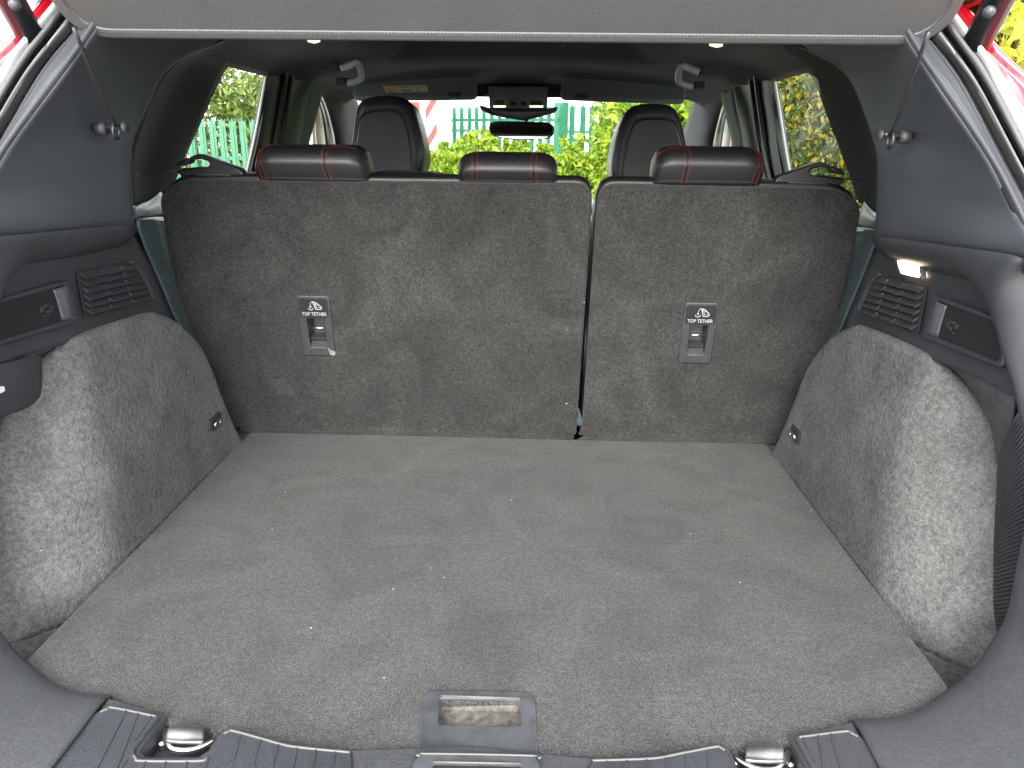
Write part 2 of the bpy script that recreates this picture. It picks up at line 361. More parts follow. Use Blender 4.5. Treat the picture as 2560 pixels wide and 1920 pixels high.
for s in (1, -1):
    X = lambda pts: sx(pts, s)
    wi, wo, t = edge('wi', 0), edge('wo', 0), edge('t', .008)
    # ---- D pillar
    front = rgt([atx(px, py, -x) for px, py, x in [(333,566,.56),(328,470,.55),(326,391,.54),(330,350,.535),(354,294,.537),(395,202,.526),(422,169,.522),(449,148,.516),(490,128,.508),(560,100,.50)]])
    rear = [atx(2620,665,.585), atx(2590,610,.58)]+[p for p in wi[1:-2]][::-1]+[wi[0]]
    fr_, rr_ = resample(catmull(front, 6), 26), resample(catmull(rear, 6), 26)
    m1 = [a.lerp(b, .33)+Vector((-.003,0,0)) for a, b in zip(fr_, rr_)]; m2 = [a.lerp(b, .7)+Vector((-.003,0,0)) for a, b in zip(fr_, rr_)]
    roll = [a+Vector((.03,.012,0)) for a in fr_]
    patch('pillar_trim', [X(r) for r in (roll, fr_, m1, m2, rr_)], PILLAR, car, ku=1, kv=5)
    # ---- welt and return face of the opening
    patch('trim_welt', [X(r) for r in ([p+Vector((0,.006,0)) for p in wi], mid(wi, wo, -.006), [p+Vector((0,.004,0)) for p in wo])], TRIM, car, ku=4, kv=4)
    patch('opening_trim', [X(r) for r in (wo, mid(wo, t, .002), t)], PILLAR, car, ku=4, kv=2)
    # ---- rubber seal: bulb and outer bead with gutters between
    g, b_, d_, e_, h_, fo = edge('g', .02), edge('b', .004), edge('d', .022), edge('e', .004), edge('h', .022), edge('fo', .006)
    patch('rubber_seal', [X(r) for r in (t, g, mid(g, b_, -.014), b_, d_, mid(d_, e_, -.016), e_, h_)], RUBBER, car, ku=4, kv=5)
    patch('frame_flange', [X(r) for r in ([p+Vector((0,.012,0)) for p in h_], mid(h_, fo, -.004), fo)], FLANGE, car, ku=4, kv=3)
    # ---- red quarter panel round the opening
    q0 = [p+Vector((.002,.008,0)) for p in fo]
    sil = [op(x, y, .03) for x, y in [(2463,84),(2482,111),(2514,142),(2570,190),(2660,270)]]
    sil = resample(catmull(ext(sil, .03, .30), 4), len(q0))
    q1 = [a.lerp(b, .45)+Vector((0,.012,0)) for a, b in zip(q0, sil)]
    q2 = [p+Vector((.03,.10,-.01)) for p in sil]; q3 = [Vector((max(.72, p.x+.04), p.y+.55, p.z-.01)) for p in sil]
    patch('quarter_panel', [X(r) for r in (q0, q1, sil, q2, q3)], RED, car, ku=3, kv=4)
    tube('panel_crease', X([p.lerp(q, .6)+Vector((0,-.001,0)) for p, q in zip(q0[3:], sil[3:])]), .004, RED, car, 6, 4)
    # ---- tailgate strut
    a = op(2440, 110, .02); b2 = a+Vector((-.02,-.34,.40))
    st = tube('tailgate_strut', X([a, a.lerp(b2, .5), b2]), .0165, BLACKP, car, 14)
    tube('strut_rod', X([b2, b2+Vector((-.01,-.17,.20))]), .008, STEEL, st, 10)
    tube('strut_bolt', X([a.lerp(b2,.09)+Vector((-.012,-.014,-.006)), a.lerp(b2,.09)+Vector((-.017,-.019,-.009))]), .0065, GREYP, st, 12)
    # ---- ledge under the pillar trim and upright rear part of the side trim, running down into the sill corner
    E_ = [(2195,623,.568),(2301,653,.572),(2401,676,.574),(2437,702,.575),(2467,746,.577),(2490,812,.579),(2517,905,.582),(2543,993,.586),(2575,1150,.60),(2570,1300,.61),(2548,1418,.615),(2527,1532,.613),(2501,1595,.605)]
    Ei = [atx(*q) for q in E_]+[atz(2444,1677,.02), atz(2377,1732,.011), atz(2306,1776,.009), atz(2238,1798,.009), Vector((.405,.684,.009))]
    Oo = [atx(2190,590,.56), atx(2300,607,.562), atx(2420,625,.566), atx(2500,636,.57), atx(2560,650,.575)]+[Vector(q) for q in
         [(.60,.845,.47),(.62,.80,.39),(.635,.755,.32),(.65,.70,.24),(.655,.66,.17),(.655,.635,.13),(.65,.60,.08),(.635,.575,.045),(.60,.553,.022),(.55,.535,.011),(.48,.520,.009),(.42,.512,.009),(.405,.508,.009)]]
    Er = [p+Vector((.018,.004,-.012)) if i < 12 else p+Vector((.004,.006,-.03)) for i, p in enumerate(Ei)]
    Em = [a_.lerp(b3, .45)+(Vector((-.006,-.002,.004)) if i < 12 else Vector((-.003,0,.006))) for i, (a_, b3) in enumerate(zip(Ei, Oo))]
    Od = [p+(Vector((.02,-.02,-.02)) if i < 10 else Vector((.012,-.03,-.05))) for i, p in enumerate(Oo)]
    patch('side_upright_trim', [X(r[:9]) for r in (Er, Ei, Em, Oo, Od)], TRIM, car, ku=4, kv=4)
    patch('sill_corner', [X(r[8:]) for r in (Er, Ei, Em, Oo, Od)], SILL, car, ku=4, kv=4)
    # ---- recessed side trim with vent and tray
    rows = [[(2195,623),(2260,644),(2340,660),(2410,680),(2480,760),(2560,900)], [(2165,683),(2240,710),(2330,735),(2420,760),(2500,850),(2570,950)],
            [(2136,752),(2220,785),(2320,820),(2420,860),(2510,920),(2580,990)], [(2099,838),(2200,850),(2315,893),(2420,935),(2533,990),(2600,1020)]]
    xs_ = (.589,.595,.595,.589)
    patch('side_trim', [X([atx(px, py, x) for px, py in r]) for r, x in zip(rows, xs_)], TRIM, car, ku=4, kv=4)
    # ---- light grey plastic below the tray
    rows = [[(2290,884,.590),(2380,915,.605),(2460,950,.612),(2540,988,.602)], [(2298,888,.600),(2390,945,.622),(2465,1010,.630),(2530,1060,.622)], [(2301,893,.600),(2405,985,.628),(2470,1090,.640),(2500,1185,.640)]]
    patch('tray_shell', [X([atx(*q) for q in r]) for r in rows], GREYP, car, ku=5, kv=5)
    # ---- wheel arch felt
    top = rgt([atx(*q) for q in [(587,1094,-.549),(560,1030,-.551),(524,924,-.558),(497,865,-.565),(464,828,-.570),(430,803,-.573),(398,791,-.575),(375,788,-.576),(292,813,-.577),(232,834,-.579)]])
    top += [atx(*q) for q in [(2308,893,.582),(2345,918,.591),(2401,978,.611),(2437,1031,.621),(2467,1084,.630),(2497,1175,.638)]]
    bot = [Vector((x, y, -.05)) for x, y in [(.548,1.475),(.548,1.44),(.548,1.40),(.548,1.36),(.548,1.33),(.548,1.29),(.548,1.25),(.548,1.21),(.548,1.12),(.548,1.03),(.550,.955),(.574,.908),(.606,.868),(.634,.845),(.655,.830),(.670,.818)]]
    rows = []
    for k in range(9):
        q = k/8; rows.append([a_.lerp(b3, q)+Vector((-.012*math.sin(math.pi*q), 0, 0)) for a_, b3 in zip(top, bot)])
    roll = [p+Vector((.016,0,-.004)) for p in top]
    patch('wheel_arch_felt', [X(r) for r in [roll]+rows], FELT, car, ku=5, kv=3, solid=.006)
    # ---- ribbed elastic panel behind the arch felt
    A = [(2497,1168,.626),(2490,1290,.636),(2474,1400,.642),(2478,1512,.645),(2499,1592,.648)]
    B = [(2530,1000,.606),(2560,1200,.622),(2560,1350,.630),(2545,1480,.632),(2530,1560,.632)]
    Aa, Bb = resample(catmull([atx(*q) for q in A], 6), 240), resample(catmull([atx(*q)+Vector((.0,-.02,0)) for q in B], 6), 240)
    cols = []
    for i in range(240):
        w_ = .0016*math.sin(i*2*math.pi/5); cols.append([Aa[i].lerp(Bb[i], k/4)+Vector((w_-.006*math.sin(k/4*math.pi), w_*.6, 0)) for k in range(5)])
    patch('ribbed_panel', [X(r) for r in cols], TRIM, car, ku=1, kv=1, solid=.002)
    mk('corner_felt', X([(.535,1.38,-.006),(.64,1.38,-.006),(.64,1.56,-.006),(.535,1.56,-.006)]), [(0,1,2,3)], FELT, car, False)
    # ---- closed floor of the side pocket
    mk('pocket_floor', X([(.53,.70,-.048),(.72,.70,-.048),(.72,1.0,-.048),(.53,1.0,-.048)]), [(0,1,2,3)], FELT, car, False)
    # ---- smooth trim between side panel and backrest
    rows = [[(2192,575,.600),(2190,600,.600),(2160,683,.604),(2131,752,.604),(2094,838,.602),(2040,930,.60)],
            [(2168,570,.632),(2160,630,.630),(2138,700,.625),(2112,765,.62),(2085,845,.612),(2035,935,.605)],
            [(2142,568,.655),(2126,640,.650),(2108,715,.645),(2090,785,.638),(2066,860,.628),(2020,945,.612)],
            [(2115,566,.66),(2100,640,.66),(2085,715,.655),(2070,785,.65),(2045,870,.64),(2005,950,.62)]]
    patch('seat_side_trim', [X([atx(*q) for q in r]) for r in rows], SIDET, car, ku=4, kv=4)
    # ledge above it and the quarter recess
    rows = [[(333,548,.612),(372,543,.64),(414,538,.662)], [(333,525,.625),(372,519,.645),(410,505,.672)], [(333,512,.640),(365,505,.655),(400,480,.68)]]
    patch('quarter_ledge', [X(rgt([atx(px, py, -x) for px, py, x in r])) for r in rows], SIDET, car, ku=4, kv=4)
    rows = [[(333,515,.575),(327,440,.575),(326,391,.568),(354,294,.56),(395,202,.545),(449,148,.525),(500,122,.51),(560,98,.49),(640,76,.46)],
            [(345,512,.640),(350,440,.645),(360,380,.642),(390,290,.635),(425,205,.62),(462,155,.60),(505,128,.58),(560,100,.55),(640,80,.50)],
            [(385,500,.680),(402,450,.680),(415,400,.675),(440,300,.665),(462,220,.655),(482,165,.64),(520,140,.62),(570,108,.59),(645,92,.55)],
            [(432,472,.720),(440,442,.715),(470,372,.705),(502,302,.695),(532,235,.687),(556,184,.68),(578,158,.662),(602,141,.645),(668,136,.62)]]
    patch('quarter_trim', [X(rgt([atx(px, py, -x) for px, py, x in r])) for r in rows], QUART, car, ku=4, kv=4)
    # ---- B pillar, door edge and front belt
    bp = [[(664,156,.652),(646,256,.690),(627,358,.71),(606,450,.725)], [(673,160,.645),(655,260,.685),(636,360,.705),(614,450,.72)], [(690,160,.640),(682,215,.660),(668,320,.690),(640,450,.715)],
          [(712,163,.640),(704,230,.660),(690,330,.690),(664,450,.712)], [(745,178,.636),(738,230,.655),(720,330,.680),(695,450,.705)], [(782,205,.632),(772,250,.645),(755,330,.668),(735,450,.69)]]
    patch('b_pillar', [X(rgt([atx(px, py, -x) for px, py, x in r])) for r in bp], TEAL, car, ku=4, kv=4)
    for off_, rr, mm in ((-2, .0045, SEALG), (6, .0035, SEALG), (14, .006, BLACKP)):
        tube('window_seal', X(rgt([atx(px+off_, py, -x+.004) for px, py, x in [(671,165,.65),(655,255,.685),(636,355,.705),(614,450,.72)]])), rr, mm, car, 6, 4)
    for off_ in (46, 62):
        tube('door_seal', X(rgt([atx(px+off_, py, -x) for px, py, x in [(668,168,.632),(660,235,.655),(640,350,.690),(612,450,.712)]])), .008, BLACKP, car, 8, 4)
    bl = [[(779,209,.622),(766,262,.634),(752,320,.65),(738,390,.665)], [(809,222,.612),(797,270,.624),(780,330,.64),(765,390,.655)]]
    patch('front_seat_belt', [X(rgt([atx(px, py, -x) for px, py, x in r])) for r in bl], BELT, car, ku=3, kv=3, solid=.002)
    # ---- A pillar with door frame strips
    ap = [[(806,240,.66),(824,290,.68),(838,355,.69),(850,450,.70)], [(826,222,.64),(846,290,.655),(866,355,.66),(880,450,.67)], [(880,215,.62),(905,290,.63),(925,355,.63),(935,450,.63)]]
    patch('a_pillar', [X(rgt([atx(px, py, -x) for px, py, x in r])) for r in ap], HEADL, car, ku=4, kv=4)
    for o0, o1, mm in ((-14, -1, CREAM), (-26, -15, BLACKP), (-50, -27, CREAM), (-60, -52, CREAM)):
        r0_ = [(806+o0*.45,240+abs(o0)*.6,.69),(824+o0*.75,290,.695),(838+o0*.95,355,.70),(850+o0,450,.705)]; r1_ = [(806+o1*.45,240+abs(o1)*.6,.69),(824+o1*.75,290,.695),(838+o1*.95,355,.70),(850+o1,450,.705)]
        patch('door_frame_strip', [X(rgt([atx(px, py, -x) for px, py, x in r])) for r in (r0_, r1_)], mm, car, ku=4, kv=1)
    # ---- glass
    def pane(name, pts, m): return mk(name, X(pts), [tuple(range(len(pts)))], m, car, False)
    pane('rear_door_window', [Vector(q) for q in [(.740,1.45,.46),(.740,2.25,.46),(.655,2.22,.80),(.655,1.75,.80),(.690,1.55,.70)]], GLASS)
    pane('front_door_window', [Vector(q) for q in [(.740,2.32,.46),(.740,3.25,.44),(.66,2.75,.76),(.655,2.30,.79)]], GLASS)
    pane('quarter_window', [Vector(q) for q in [(.735,1.0,.50),(.735,1.38,.48),(.68,1.62,.72),(.655,1.45,.80),(.655,1.2,.80)]], TINT)
    # ---- body side, door cards and floor that close the cabin
    mk('door_panel', X([(.73,.95,.50),(.73,1.45,.50),(.73,1.62,.46),(.73,3.25,.44),(.78,3.25,-.45),(.78,1.5,-.45),(.78,.95,-.1)]), [(0,1,2,3,4,5,6)], TEAL, car, False, solid=.05)
    mk('body_side', X([(.84,.62,.45),(.80,1.2,.455),(.80,3.3,.42),(.90,3.3,-.5),(.90,.7,-.5),(.88,.55,.0)]), [(0,1,2,3,4,5)], RED, car, False, solid=.01)
    mk('boot_bounce_shield', X([(.70,.58,-.2),(.75,1.5,-.2),(.74,1.5,.47),(.70,.80,.44)]), [(0,1,2,3)], DEEP, car, False, solid=.004)  # unseen dark sheet added to keep red bounce light out of the boot
    # ---- tie-down ring set into the felt
    c0 = atx(1990,1086,.5425); fr = Fr(c0, (0,-1,0) if s > 0 else (0,1,0), (.06*s,0,1))
    c0s = Vector((c0.x*s, c0.y, c0.z)); fr.o = c0s
    ring = plate('tie_down', fr, rrect(-.024,.024,-.013,.013,.006), DEEP, car, -.004, .0035, bevel=.002)
    tube('ring', [fr(.013*math.cos(a)-.002, .007*math.sin(a)-.003, .0055+.002*math.sin(a)) for a in [i*math.pi/6 for i in range(12)]], .0022, CHROME, ring, 8, 2, True)
    # ---- cord peg on the pillar
    c0 = atx(2225,338,.506) if s > 0 else atx(288,318,-.506)
    pg = tube('cord_peg', [c0+Vector((.03*s,0,0)), c0, c0+Vector((-.012*s,-.002,0))], .0045, BLACKP, car, 12)
    tube('peg_cap', [c0+Vector((-.012*s,-.002,0)), c0+Vector((-.016*s,-.003,0))], .0075, TRIM, pg, 18)
    tube('peg_plate', [c0+Vector((.024*s,0,-.002)), c0+Vector((.012*s,0,-.002))], .0085, TRIM, pg, 18)
    # ---- air vent: dark opening and three columns of louvres
    q = rgt([atx(*k) for k in [(196,684,-.5885),(338,654,-.5885),(374,747,-.5885),(215,793,-.5885)]])
    def V(u, v, d=0): p = q[0].lerp(q[1], u).lerp(q[3].lerp(q[2], u), v); return Vector(((p.x+d)*s, p.y, p.z))
    fv = Fr(V(.5,.5), V(1,.5)-V(0,.5), V(.5,0)-V(.5,1)); sg = 1 if fv.n.x*s < 0 else -1
    out = [(-.02,-.03),(.86,-.03),(.97,.25),(1.02,.8),(1.02,1.0),(-.02,1.03)]
    vent = plate('air_vent', fv, rpoly([fv.inv(V(*k)) for k in out], .006), DEEP, car, -.001*sg, .001*sg)
    for i in range(6):
        for j in range(3):
            u_0, u_1 = j/3+.01, (j+1)/3-.01
            if j == 2: u_1 = .84+.028*i
            v0, v1 = i/6+.02, (i+1)/6-.035
            sk = (j-1)*.02
            P = [V(u_0,v0+sk,-.001), V(u_1,v0+sk+.01,-.001), V(u_1,v1+sk,-.009), V(u_0,v1+sk-.01,-.009)]
            mk('slat', P, [(0,1,2,3)], TRIM, vent, False, solid=.0016)
        for j in (1, 2):
            a_ = V(j/3, i/6+.02, -.004); tube('slat_post', [a_, V(j/3, (i+.75)/6, -.0065)], .0011, GREYP, vent, 5)
    patch('vent_lip', [[V(.86,-.03,-.001),V(.97,.25,-.001),V(1.02,.8,-.001),V(1.015,1.0,-.001)], [V(.885,-.05,-.005),V(1.0,.23,-.006),V(1.05,.8,-.006),V(1.04,1.02,-.004)], [V(.92,-.05,.001),V(1.03,.22,.001),V(1.08,.8,.001),V(1.07,1.04,.001)]], TRIM, vent, ku=4, kv=4, solid=.001)
    # ---- side tray with its moulded surround and a small pictogram
    q2_ = rgt([atx(*k) for k in [(-40,756,-.588),(168,698,-.588),(194,803,-.588),(-40,872,-.588)]])
    def T(u, v, d=0): p = q2_[0].lerp(q2_[1], u).lerp(q2_[3].lerp(q2_[2], u), v); return Vector(((p.x+d)*s, p.y, p.z))
    ft = Fr(T(.5,.5), T(1,.5)-T(0,.5), T(.5,0)-T(.5,1)); sg = 1 if ft.n.x*s < 0 else -1
    of = rpoly([ft.inv(T(*k)) for k in [(0,0),(1,0),(1,1),(0,1)]], .012); inf = rpoly([ft.inv(T(*k)) for k in [(.04,.10),(.93,.10),(.94,.90),(.04,.90)]], .010)
    tray = plate('side_tray', ft, of, TRIM, car, -.002*sg, .004*sg, [inf], bevel=.0015)
    lidq = [T(.02,.12,.0015), T(.80,.12,.0015), T(.82,.90,.0015), T(.02,.90,.0015)]
    mk('tray_floor', [T(.02,.06,-.0005), T(.98,.06,-.0005), T(.98,.94,-.0005), T(.02,.94,-.0005)], [(0,1,2,3)], BLACKP, tray, False)
    patch('tray_chamfer', [[T(.78,.14,-.001),T(.80,.5,-.001),T(.81,.88,-.001)], [T(.86,.12,-.0045),T(.88,.5,-.005),T(.89,.90,-.0045)], [T(.935,.10,-.003),T(.94,.5,-.003),T(.945,.90,-.003)]], GREYP, tray, ku=3, kv=3, solid=.0006)
    geos = []
    for (u, v, du, dv) in ((.60,.50,.012,.10),(.66,.44,.02,.05),(.68,.58,.018,.06),(.72,.50,.014,.05),(.64,.66,.02,.03)):
        geos.append(boxgeo(T(u, v, -.002), (.0008, .004*du/.014, .05*dv*.6)))
    join('pictogram', geos, TRIM, tray, False)

# ---- lower lobe of the trim with a small white clip, only on the left
lob = [[(-60,925,-.575),(0,911,-.575),(60,897,-.577),(99,890,-.580)], [(-60,985,-.570),(0,975,-.570),(60,960,-.573),(102,944,-.580)], [(-60,1062,-.574),(0,1043,-.574),(70,1016,-.576),(97,990,-.582)]]
patch('trim_lobe', [[atx(*q) for q in r] for r in lob], TRIM, car, ku=4, kv=4)
fc = Fr(atx(2,974,-.567), (0,1,0), (0,0,1)); plate('trim_clip', fc, rrect(-.012,.004,-.003,.003,.001), STICK, car, -.001, .002)
# ---- boot lamp, only on the right
lq = [atx(px, py, .5845) for px, py in [(2237,639),(2305,652),(2310,699),(2252,686)]]
fl = Fr((lq[0]+lq[2])/2, lq[1]-lq[0], lq[0]-lq[3]); sg = 1 if fl.n.x < 0 else -1
lo = rpoly([fl.inv(p) for p in lq], .004); li = rpoly([(x*.84+.001, y*.84) for x, y in [fl.inv(p) for p in lq]], .004)
lamp = plate('boot_lamp', fl, lo, GREYP, car, -.004*sg, .003*sg, [li], bevel=.001)
plate('lens', fl, rpoly([(x*.9, y*.9) for x, y in [fl.inv(p) for p in lq]], .004), LAMP, lamp, -.004*sg, .001*sg)

# ---- headliner with the raised sunroof well
ys = [1.04,1.25,1.5,1.75,2.0,2.15,2.25,2.32,2.38,2.45,2.55,2.68,2.80,2.92]; zc = [.80,.815,.825,.826,.824,.822,.820,.818,.816,.813,.808,.798,.786,.770]
xs2 = [-.66,-.60,-.52,-.44,-.38,-.34,-.30,-.24,-.12,0,.12,.24,.30,.34,.38,.44,.52,.60,.66]
rows = []
for y, z in zip(ys, zc):
    r = []
    for x in xs2:
        a_ = abs(x); zz = z-.045*(a_/.64)**2-(.03 if a_ > .64 else 0)
        inx = max(0, min(1, (.37-a_)/.07)); iny = max(0, min(1, (2.42-y)/.12))
        r.append(Vector((x*(.78+.22*min(1,(y-1.04)/.5)), y, zz+.055*inx*inx*(3-2*inx)*iny*iny*(3-2*iny))))
    rows.append(r)
patch('headliner', rows, HEADL, car, ku=3, kv=4, solid=.006)
mk('roof', [(-.56,.98,.90),(.56,.98,.90),(.66,1.6,.905),(.68,2.85,.885),(-.68,2.85,.885),(-.66,1.6,.905)], [(0,1,2,3,4,5)], RED, car, False, solid=.012)
for s in (1, -1):
    mk('roof_rail', sx([(.585,1.0,.765),(.655,1.5,.765),(.66,2.86,.745),(.69,2.86,.885),(.67,1.5,.90),(.57,1.0,.90)], s), [(0,1,2,3,4,5)], RED, car, False, solid=.01)
mk('rear_header', [(-.56,.985,.775),(.56,.985,.775),(.55,.985,.90),(-.55,.985,.90)], [(0,1,2,3)], PILLAR, car, False, solid=.01)
mk('cabin_floor', [(-.80,.55,-.30),(.80,.55,-.30),(.80,3.3,-.30),(-.80,3.3,-.30)], [(0,1,2,3)], DEEP, car, False, solid=.02)
mk('boot_end_panel', [(-.70,.52,-.005),(.70,.52,-.005),(.70,.49,-.45),(-.70,.49,-.45)], [(0,1,2,3)], RED, car, False, solid=.02)
box('dashboard', (0,3.12,.10), (.72,.16,.26), BLACKP, car, .05, 4)
mk('windscreen', [(-.70,3.34,.36),(.70,3.34,.36),(.60,2.84,.775),(-.60,2.84,.775)], [(0,1,2,3)], WSGLASS, car, False)
# ---- open tailgate overhead
tgl = mk('tailgate_lining', [(-.54,.93,.865),(.54,.93,.865),(.62,.595,1.185),(.66,.295,1.465),(.64,.17,1.545),(-.64,.17,1.545),(-.66,.295,1.465),(-.62,.595,1.185)], [(0,1,2,7),(7,2,3,6),(6,3,4,5)], PILLAR, car, False, solid=.02)
tg = mk('tailgate', [(-.58,.96,.905),(.58,.96,.905),(.66,.62,1.22),(.70,.32,1.50),(.69,.18,1.59),(-.69,.18,1.59),(-.70,.32,1.50),(-.66,.62,1.22)], [(0,1,2,7),(7,2,3,6),(6,3,4,5)], RED, car, False, solid=.04)

mk('windscreen_header', [(-.64,2.905,.735),(.64,2.905,.735),(.64,2.89,.80),(-.64,2.89,.80)], [(0,1,2,3)], HEADL, car, False, solid=.02)
# ---- ceiling lamps, grab handles, visors, console, mirror
for s, px, py in ((-1,785,97), (1,1790,108)):
    c = aty(px, py, 1.74); fr = Fr(c, (.55*s,.83,0), (.83*s,-.55,.15))
    l = plate('ceiling_lamp', fr, rrect(-.020,.020,-.008,.008,.003), LAMPS, car, -.006, .006, bevel=.002)
for s in (-1, 1):
    gp = rgt([aty(px, py, y) for px, py, y in [(852,172,2.20),(876,163,2.20),(893,156,2.20),(900,170,2.22),(904,188,2.25),(900,198,2.27),(882,206,2.28),(868,207,2.28)]])
    gh = tube('grab_handle', sx(gp, s), .0095, HANDLE, car, 10, 4)
    box('handle_mount', sx([gp[0]+Vector((.02,.02,.005))], s)[0], (.014,.022,.010), HEADL, gh, .004)
    box('handle_mount', sx([gp[-1]+Vector((.02,.03,.005))], s)[0], (.014,.022,.010), HEADL, gh, .004)
def visor(name, quad, y):
    P = [aty(px, py, y+(0 if k < 2 else -.03)) for k, (px, py) in enumerate(quad)]
    fr = Fr((P[0]+P[2])/2, P[1]-P[0], P[0]-P[3])
    pl = plate(name, fr, rpoly([fr.inv(p) for p in P], .022, 5), VISOR, car, -.012, .010, bevel=.008, seg=3)
    return pl, fr, P
vl, fl_, Pl = visor('sun_visor', [(884,186),(1190,189),(1194,246),(884,250)], 2.74)
vr, fr_2, Pr = visor('sun_visor', [(1406,194),(1716,201),(1712,258),(1400,246)], 2.74)
for v_, f_, c_ in ((vl, fl_, (1137,240)), (vr, fr_2, (1452,244))):
    a_ = f_.inv(aty(c_[0], c_[1], 2.71)); plate('visor_clip', f_, rrect(a_[0]-.022,a_[0]+.022,a_[1]-.008,a_[1]+.010,.005), GREYP, v_, -.004, .014, bevel=.003)
# warning sticker on the left visor
sq = [fl_.inv(aty(px, py, 2.715)) for px, py in [(958,215),(1068,213),(1071,232),(966,234)]]
wl = plate('warning_label', fl_, sq, STICK, vl, .010, .0108, smooth=False)
wx0, wx1, wy0, wy1 = sq[0][0], sq[1][0], sq[3][1], sq[0][1]; ww, wh = wx1-wx0, wy1-wy0
plate('yellow_band', fl_, [(wx0,wy1-.30*wh),(wx1-.002,wy1-.30*wh),(wx1,wy1-.02*wh),(wx0,wy1-.02*wh)], STICKY, vl, .0108, .0113, smooth=False)
textmesh('label_print', 'WARNING', wh*.26, fl_, wx0+.5*ww, wy1-.26*wh, .0116, INK, vl)
tube('prohibition_ring', [fl_(wx0+.17*ww+.13*ww*math.cos(a), wy0+.34*wh+.27*wh*math.sin(a), .0112) for a in [i*math.pi/10 for i in range(20)]], .0011, REDINK, vl, 6, 0, True)
join('pictogram', [boxgeo(fl_(wx0+u*ww, wy0+v*wh, .0112), (a_*ww, .0004, b_*wh), (fl_.u, fl_.n, fl_.v)) for u, v, a_, b_ in
   ((.15,.36,.05,.05),(.19,.3,.04,.07),(.42,.38,.05,.06),(.50,.30,.04,.10),(.58,.36,.03,.08),(.64,.32,.02,.1),(.78,.40,.02,.10),(.84,.28,.02,.08),(.96,.25,.015,.05))], INK, vl, False)

def quadplate(name, px, y, m, parent, c0, c1, r=.01, bevel=.003, holes=()):
    P = [aty(a_, b_, y) for a_, b_ in px]; fr = Fr((P[0]+P[2])/2, P[1]-P[0], P[0]-P[3])
    return plate(name, fr, rpoly([fr.inv(p) for p in P], r), m, parent, c0, c1, bevel=bevel), fr
con, cf = quadplate('overhead_console', [(1221,216),(1371,217),(1368,271),(1224,270)], 2.83, VISOR, car, -.06, .01, .008)
quadplate('glasses_flap', [(1230,222),(1363,223),(1360,247),(1232,247)], 2.83, VISOR, con, .010, .016, .004, .002)
for a_ in ((1235,252,1264,266), (1325,252,1357,266)):
    quadplate('reading_lamp', [(a_[0]+4,a_[1]),(a_[2]-4,a_[1]),(a_[2],a_[3]),(a_[0],a_[3])], 2.83, DEEP, con, .010, .013, .002, .001)
    quadplate('reading_lens', [(a_[0]-1,a_[3]-2),(a_[2]+1,a_[3]-2),(a_[2]+1,a_[3]+3),(a_[0]-1,a_[3]+3)], 2.82, LAMPS, con, .010, .016, .001, .001)
for x0 in (1276, 1302):
    quadplate('switch', [(x0+1,254),(x0+13,254),(x0+15,264),(x0,264)], 2.83, DEEP, con, .010, .014, .001, .001)
hp = [(1198,262),(1224,270),(1368,271),(1396,265),(1390,282),(1352,292),(1310,302),(1270,296),(1228,288),(1202,276)]
P_ = [aty(a_, b_, 2.90) for a_, b_ in hp]; frh = Fr((P_[0]+P_[4])/2, (1,0,0), (0,0,1))
plate('sensor_cover', frh, rpoly([frh.inv(p) for p in P_], .012), GREYP, car, -.02, .03, bevel=.012, seg=3)
quadplate('sensor_window', [(1254,270),(1340,270),(1325,279),(1268,279)], 2.865, DEEP, car, .0, .006, .006, .002)
mp = [aty(a_, b_, 2.88) for a_, b_ in [(1222,307),(1238,302),(1370,305),(1386,314),(1384,338),(1368,348),(1300,350),(1236,343),(1222,330)]]
frm = Fr(sum(mp, Vector())/len(mp), (1,-.05,.012), (.01,.029,1))
mo = rpoly([frm.inv(p) for p in mp], .012); mi = [(x*.95, y*.89) for x, y in mo]
mir = plate('rear_view_mirror', frm, mo, BLACKP, car, -.03, .004, bevel=.005, seg=3)
plate('mirror_glass', frm, mi, MIRROR, mir, .0042, .0050, smooth=False)
tube('mirror_stem', [frm(.01,.035,-.02), aty(1315,296,2.90), aty(1318,288,2.93)], .011, BLACKP, mir, 10)

# ---- belt guides at the outer seat shoulders, with the strap running back to the pillar
for s in (-1, 1):
    gpx = [(740,412),(905,402),(1175,368),(1262,358),(1292,288),(1130,232),(970,256),(962,206),(1075,160),(1150,163),(1745,390),(1812,460),(1835,560),(1060,575),(975,530),(810,505)]
    P = rgt([aty(330+a_/6.38, 360+b_/6.38, 1.44) for a_, b_ in gpx]); P = sx(P, s)
    fr = Fr(P[0], (1,0,0), (0,0,1))
    gd = plate('belt_guide', fr, rpoly([fr.inv(p) for p in P], .004), BLACKP, car, -.012, .012, bevel=.0025)
    P = sx(rgt([aty(330+a_/6.38, 360+b_/6.38, 1.43) for a_, b_ in [(715,345),(730,300),(880,216),(935,228),(945,275),(900,320),(800,350)]]), s)
    plate('guide_hook', fr, rpoly([fr.inv(p) for p in P], .003), BLACKP, gd, -.008, .016, bevel=.003)
    P = sx(rgt([aty(330+a_/6.38, 360+b_/6.38, 1.44) for a_, b_ in [(1060,470),(1620,470),(1620,560),(1060,570)]]), s)
    plate('guide_foot', fr, [fr.inv(p) for p in P], TRIM, gd, .012, .015, bevel=.001)
    st = [[aty(330+1170/6.38,360+365/6.38,1.425), aty(330+740/6.38,360+395/6.38,1.42), atx(330+200/6.38,360+448/6.38,-.62), atx(325,440,-.60)],
          [aty(330+1100/6.38,360+385/6.38,1.455), aty(330+740/6.38,360+408/6.38,1.45), atx(330+200/6.38,360+480/6.38,-.62), atx(325,447,-.60)]]
    patch('rear_belt_strap', [sx(rgt(r), s) for r in st], BLACKP, gd, ku=3, kv=1, solid=.0015)

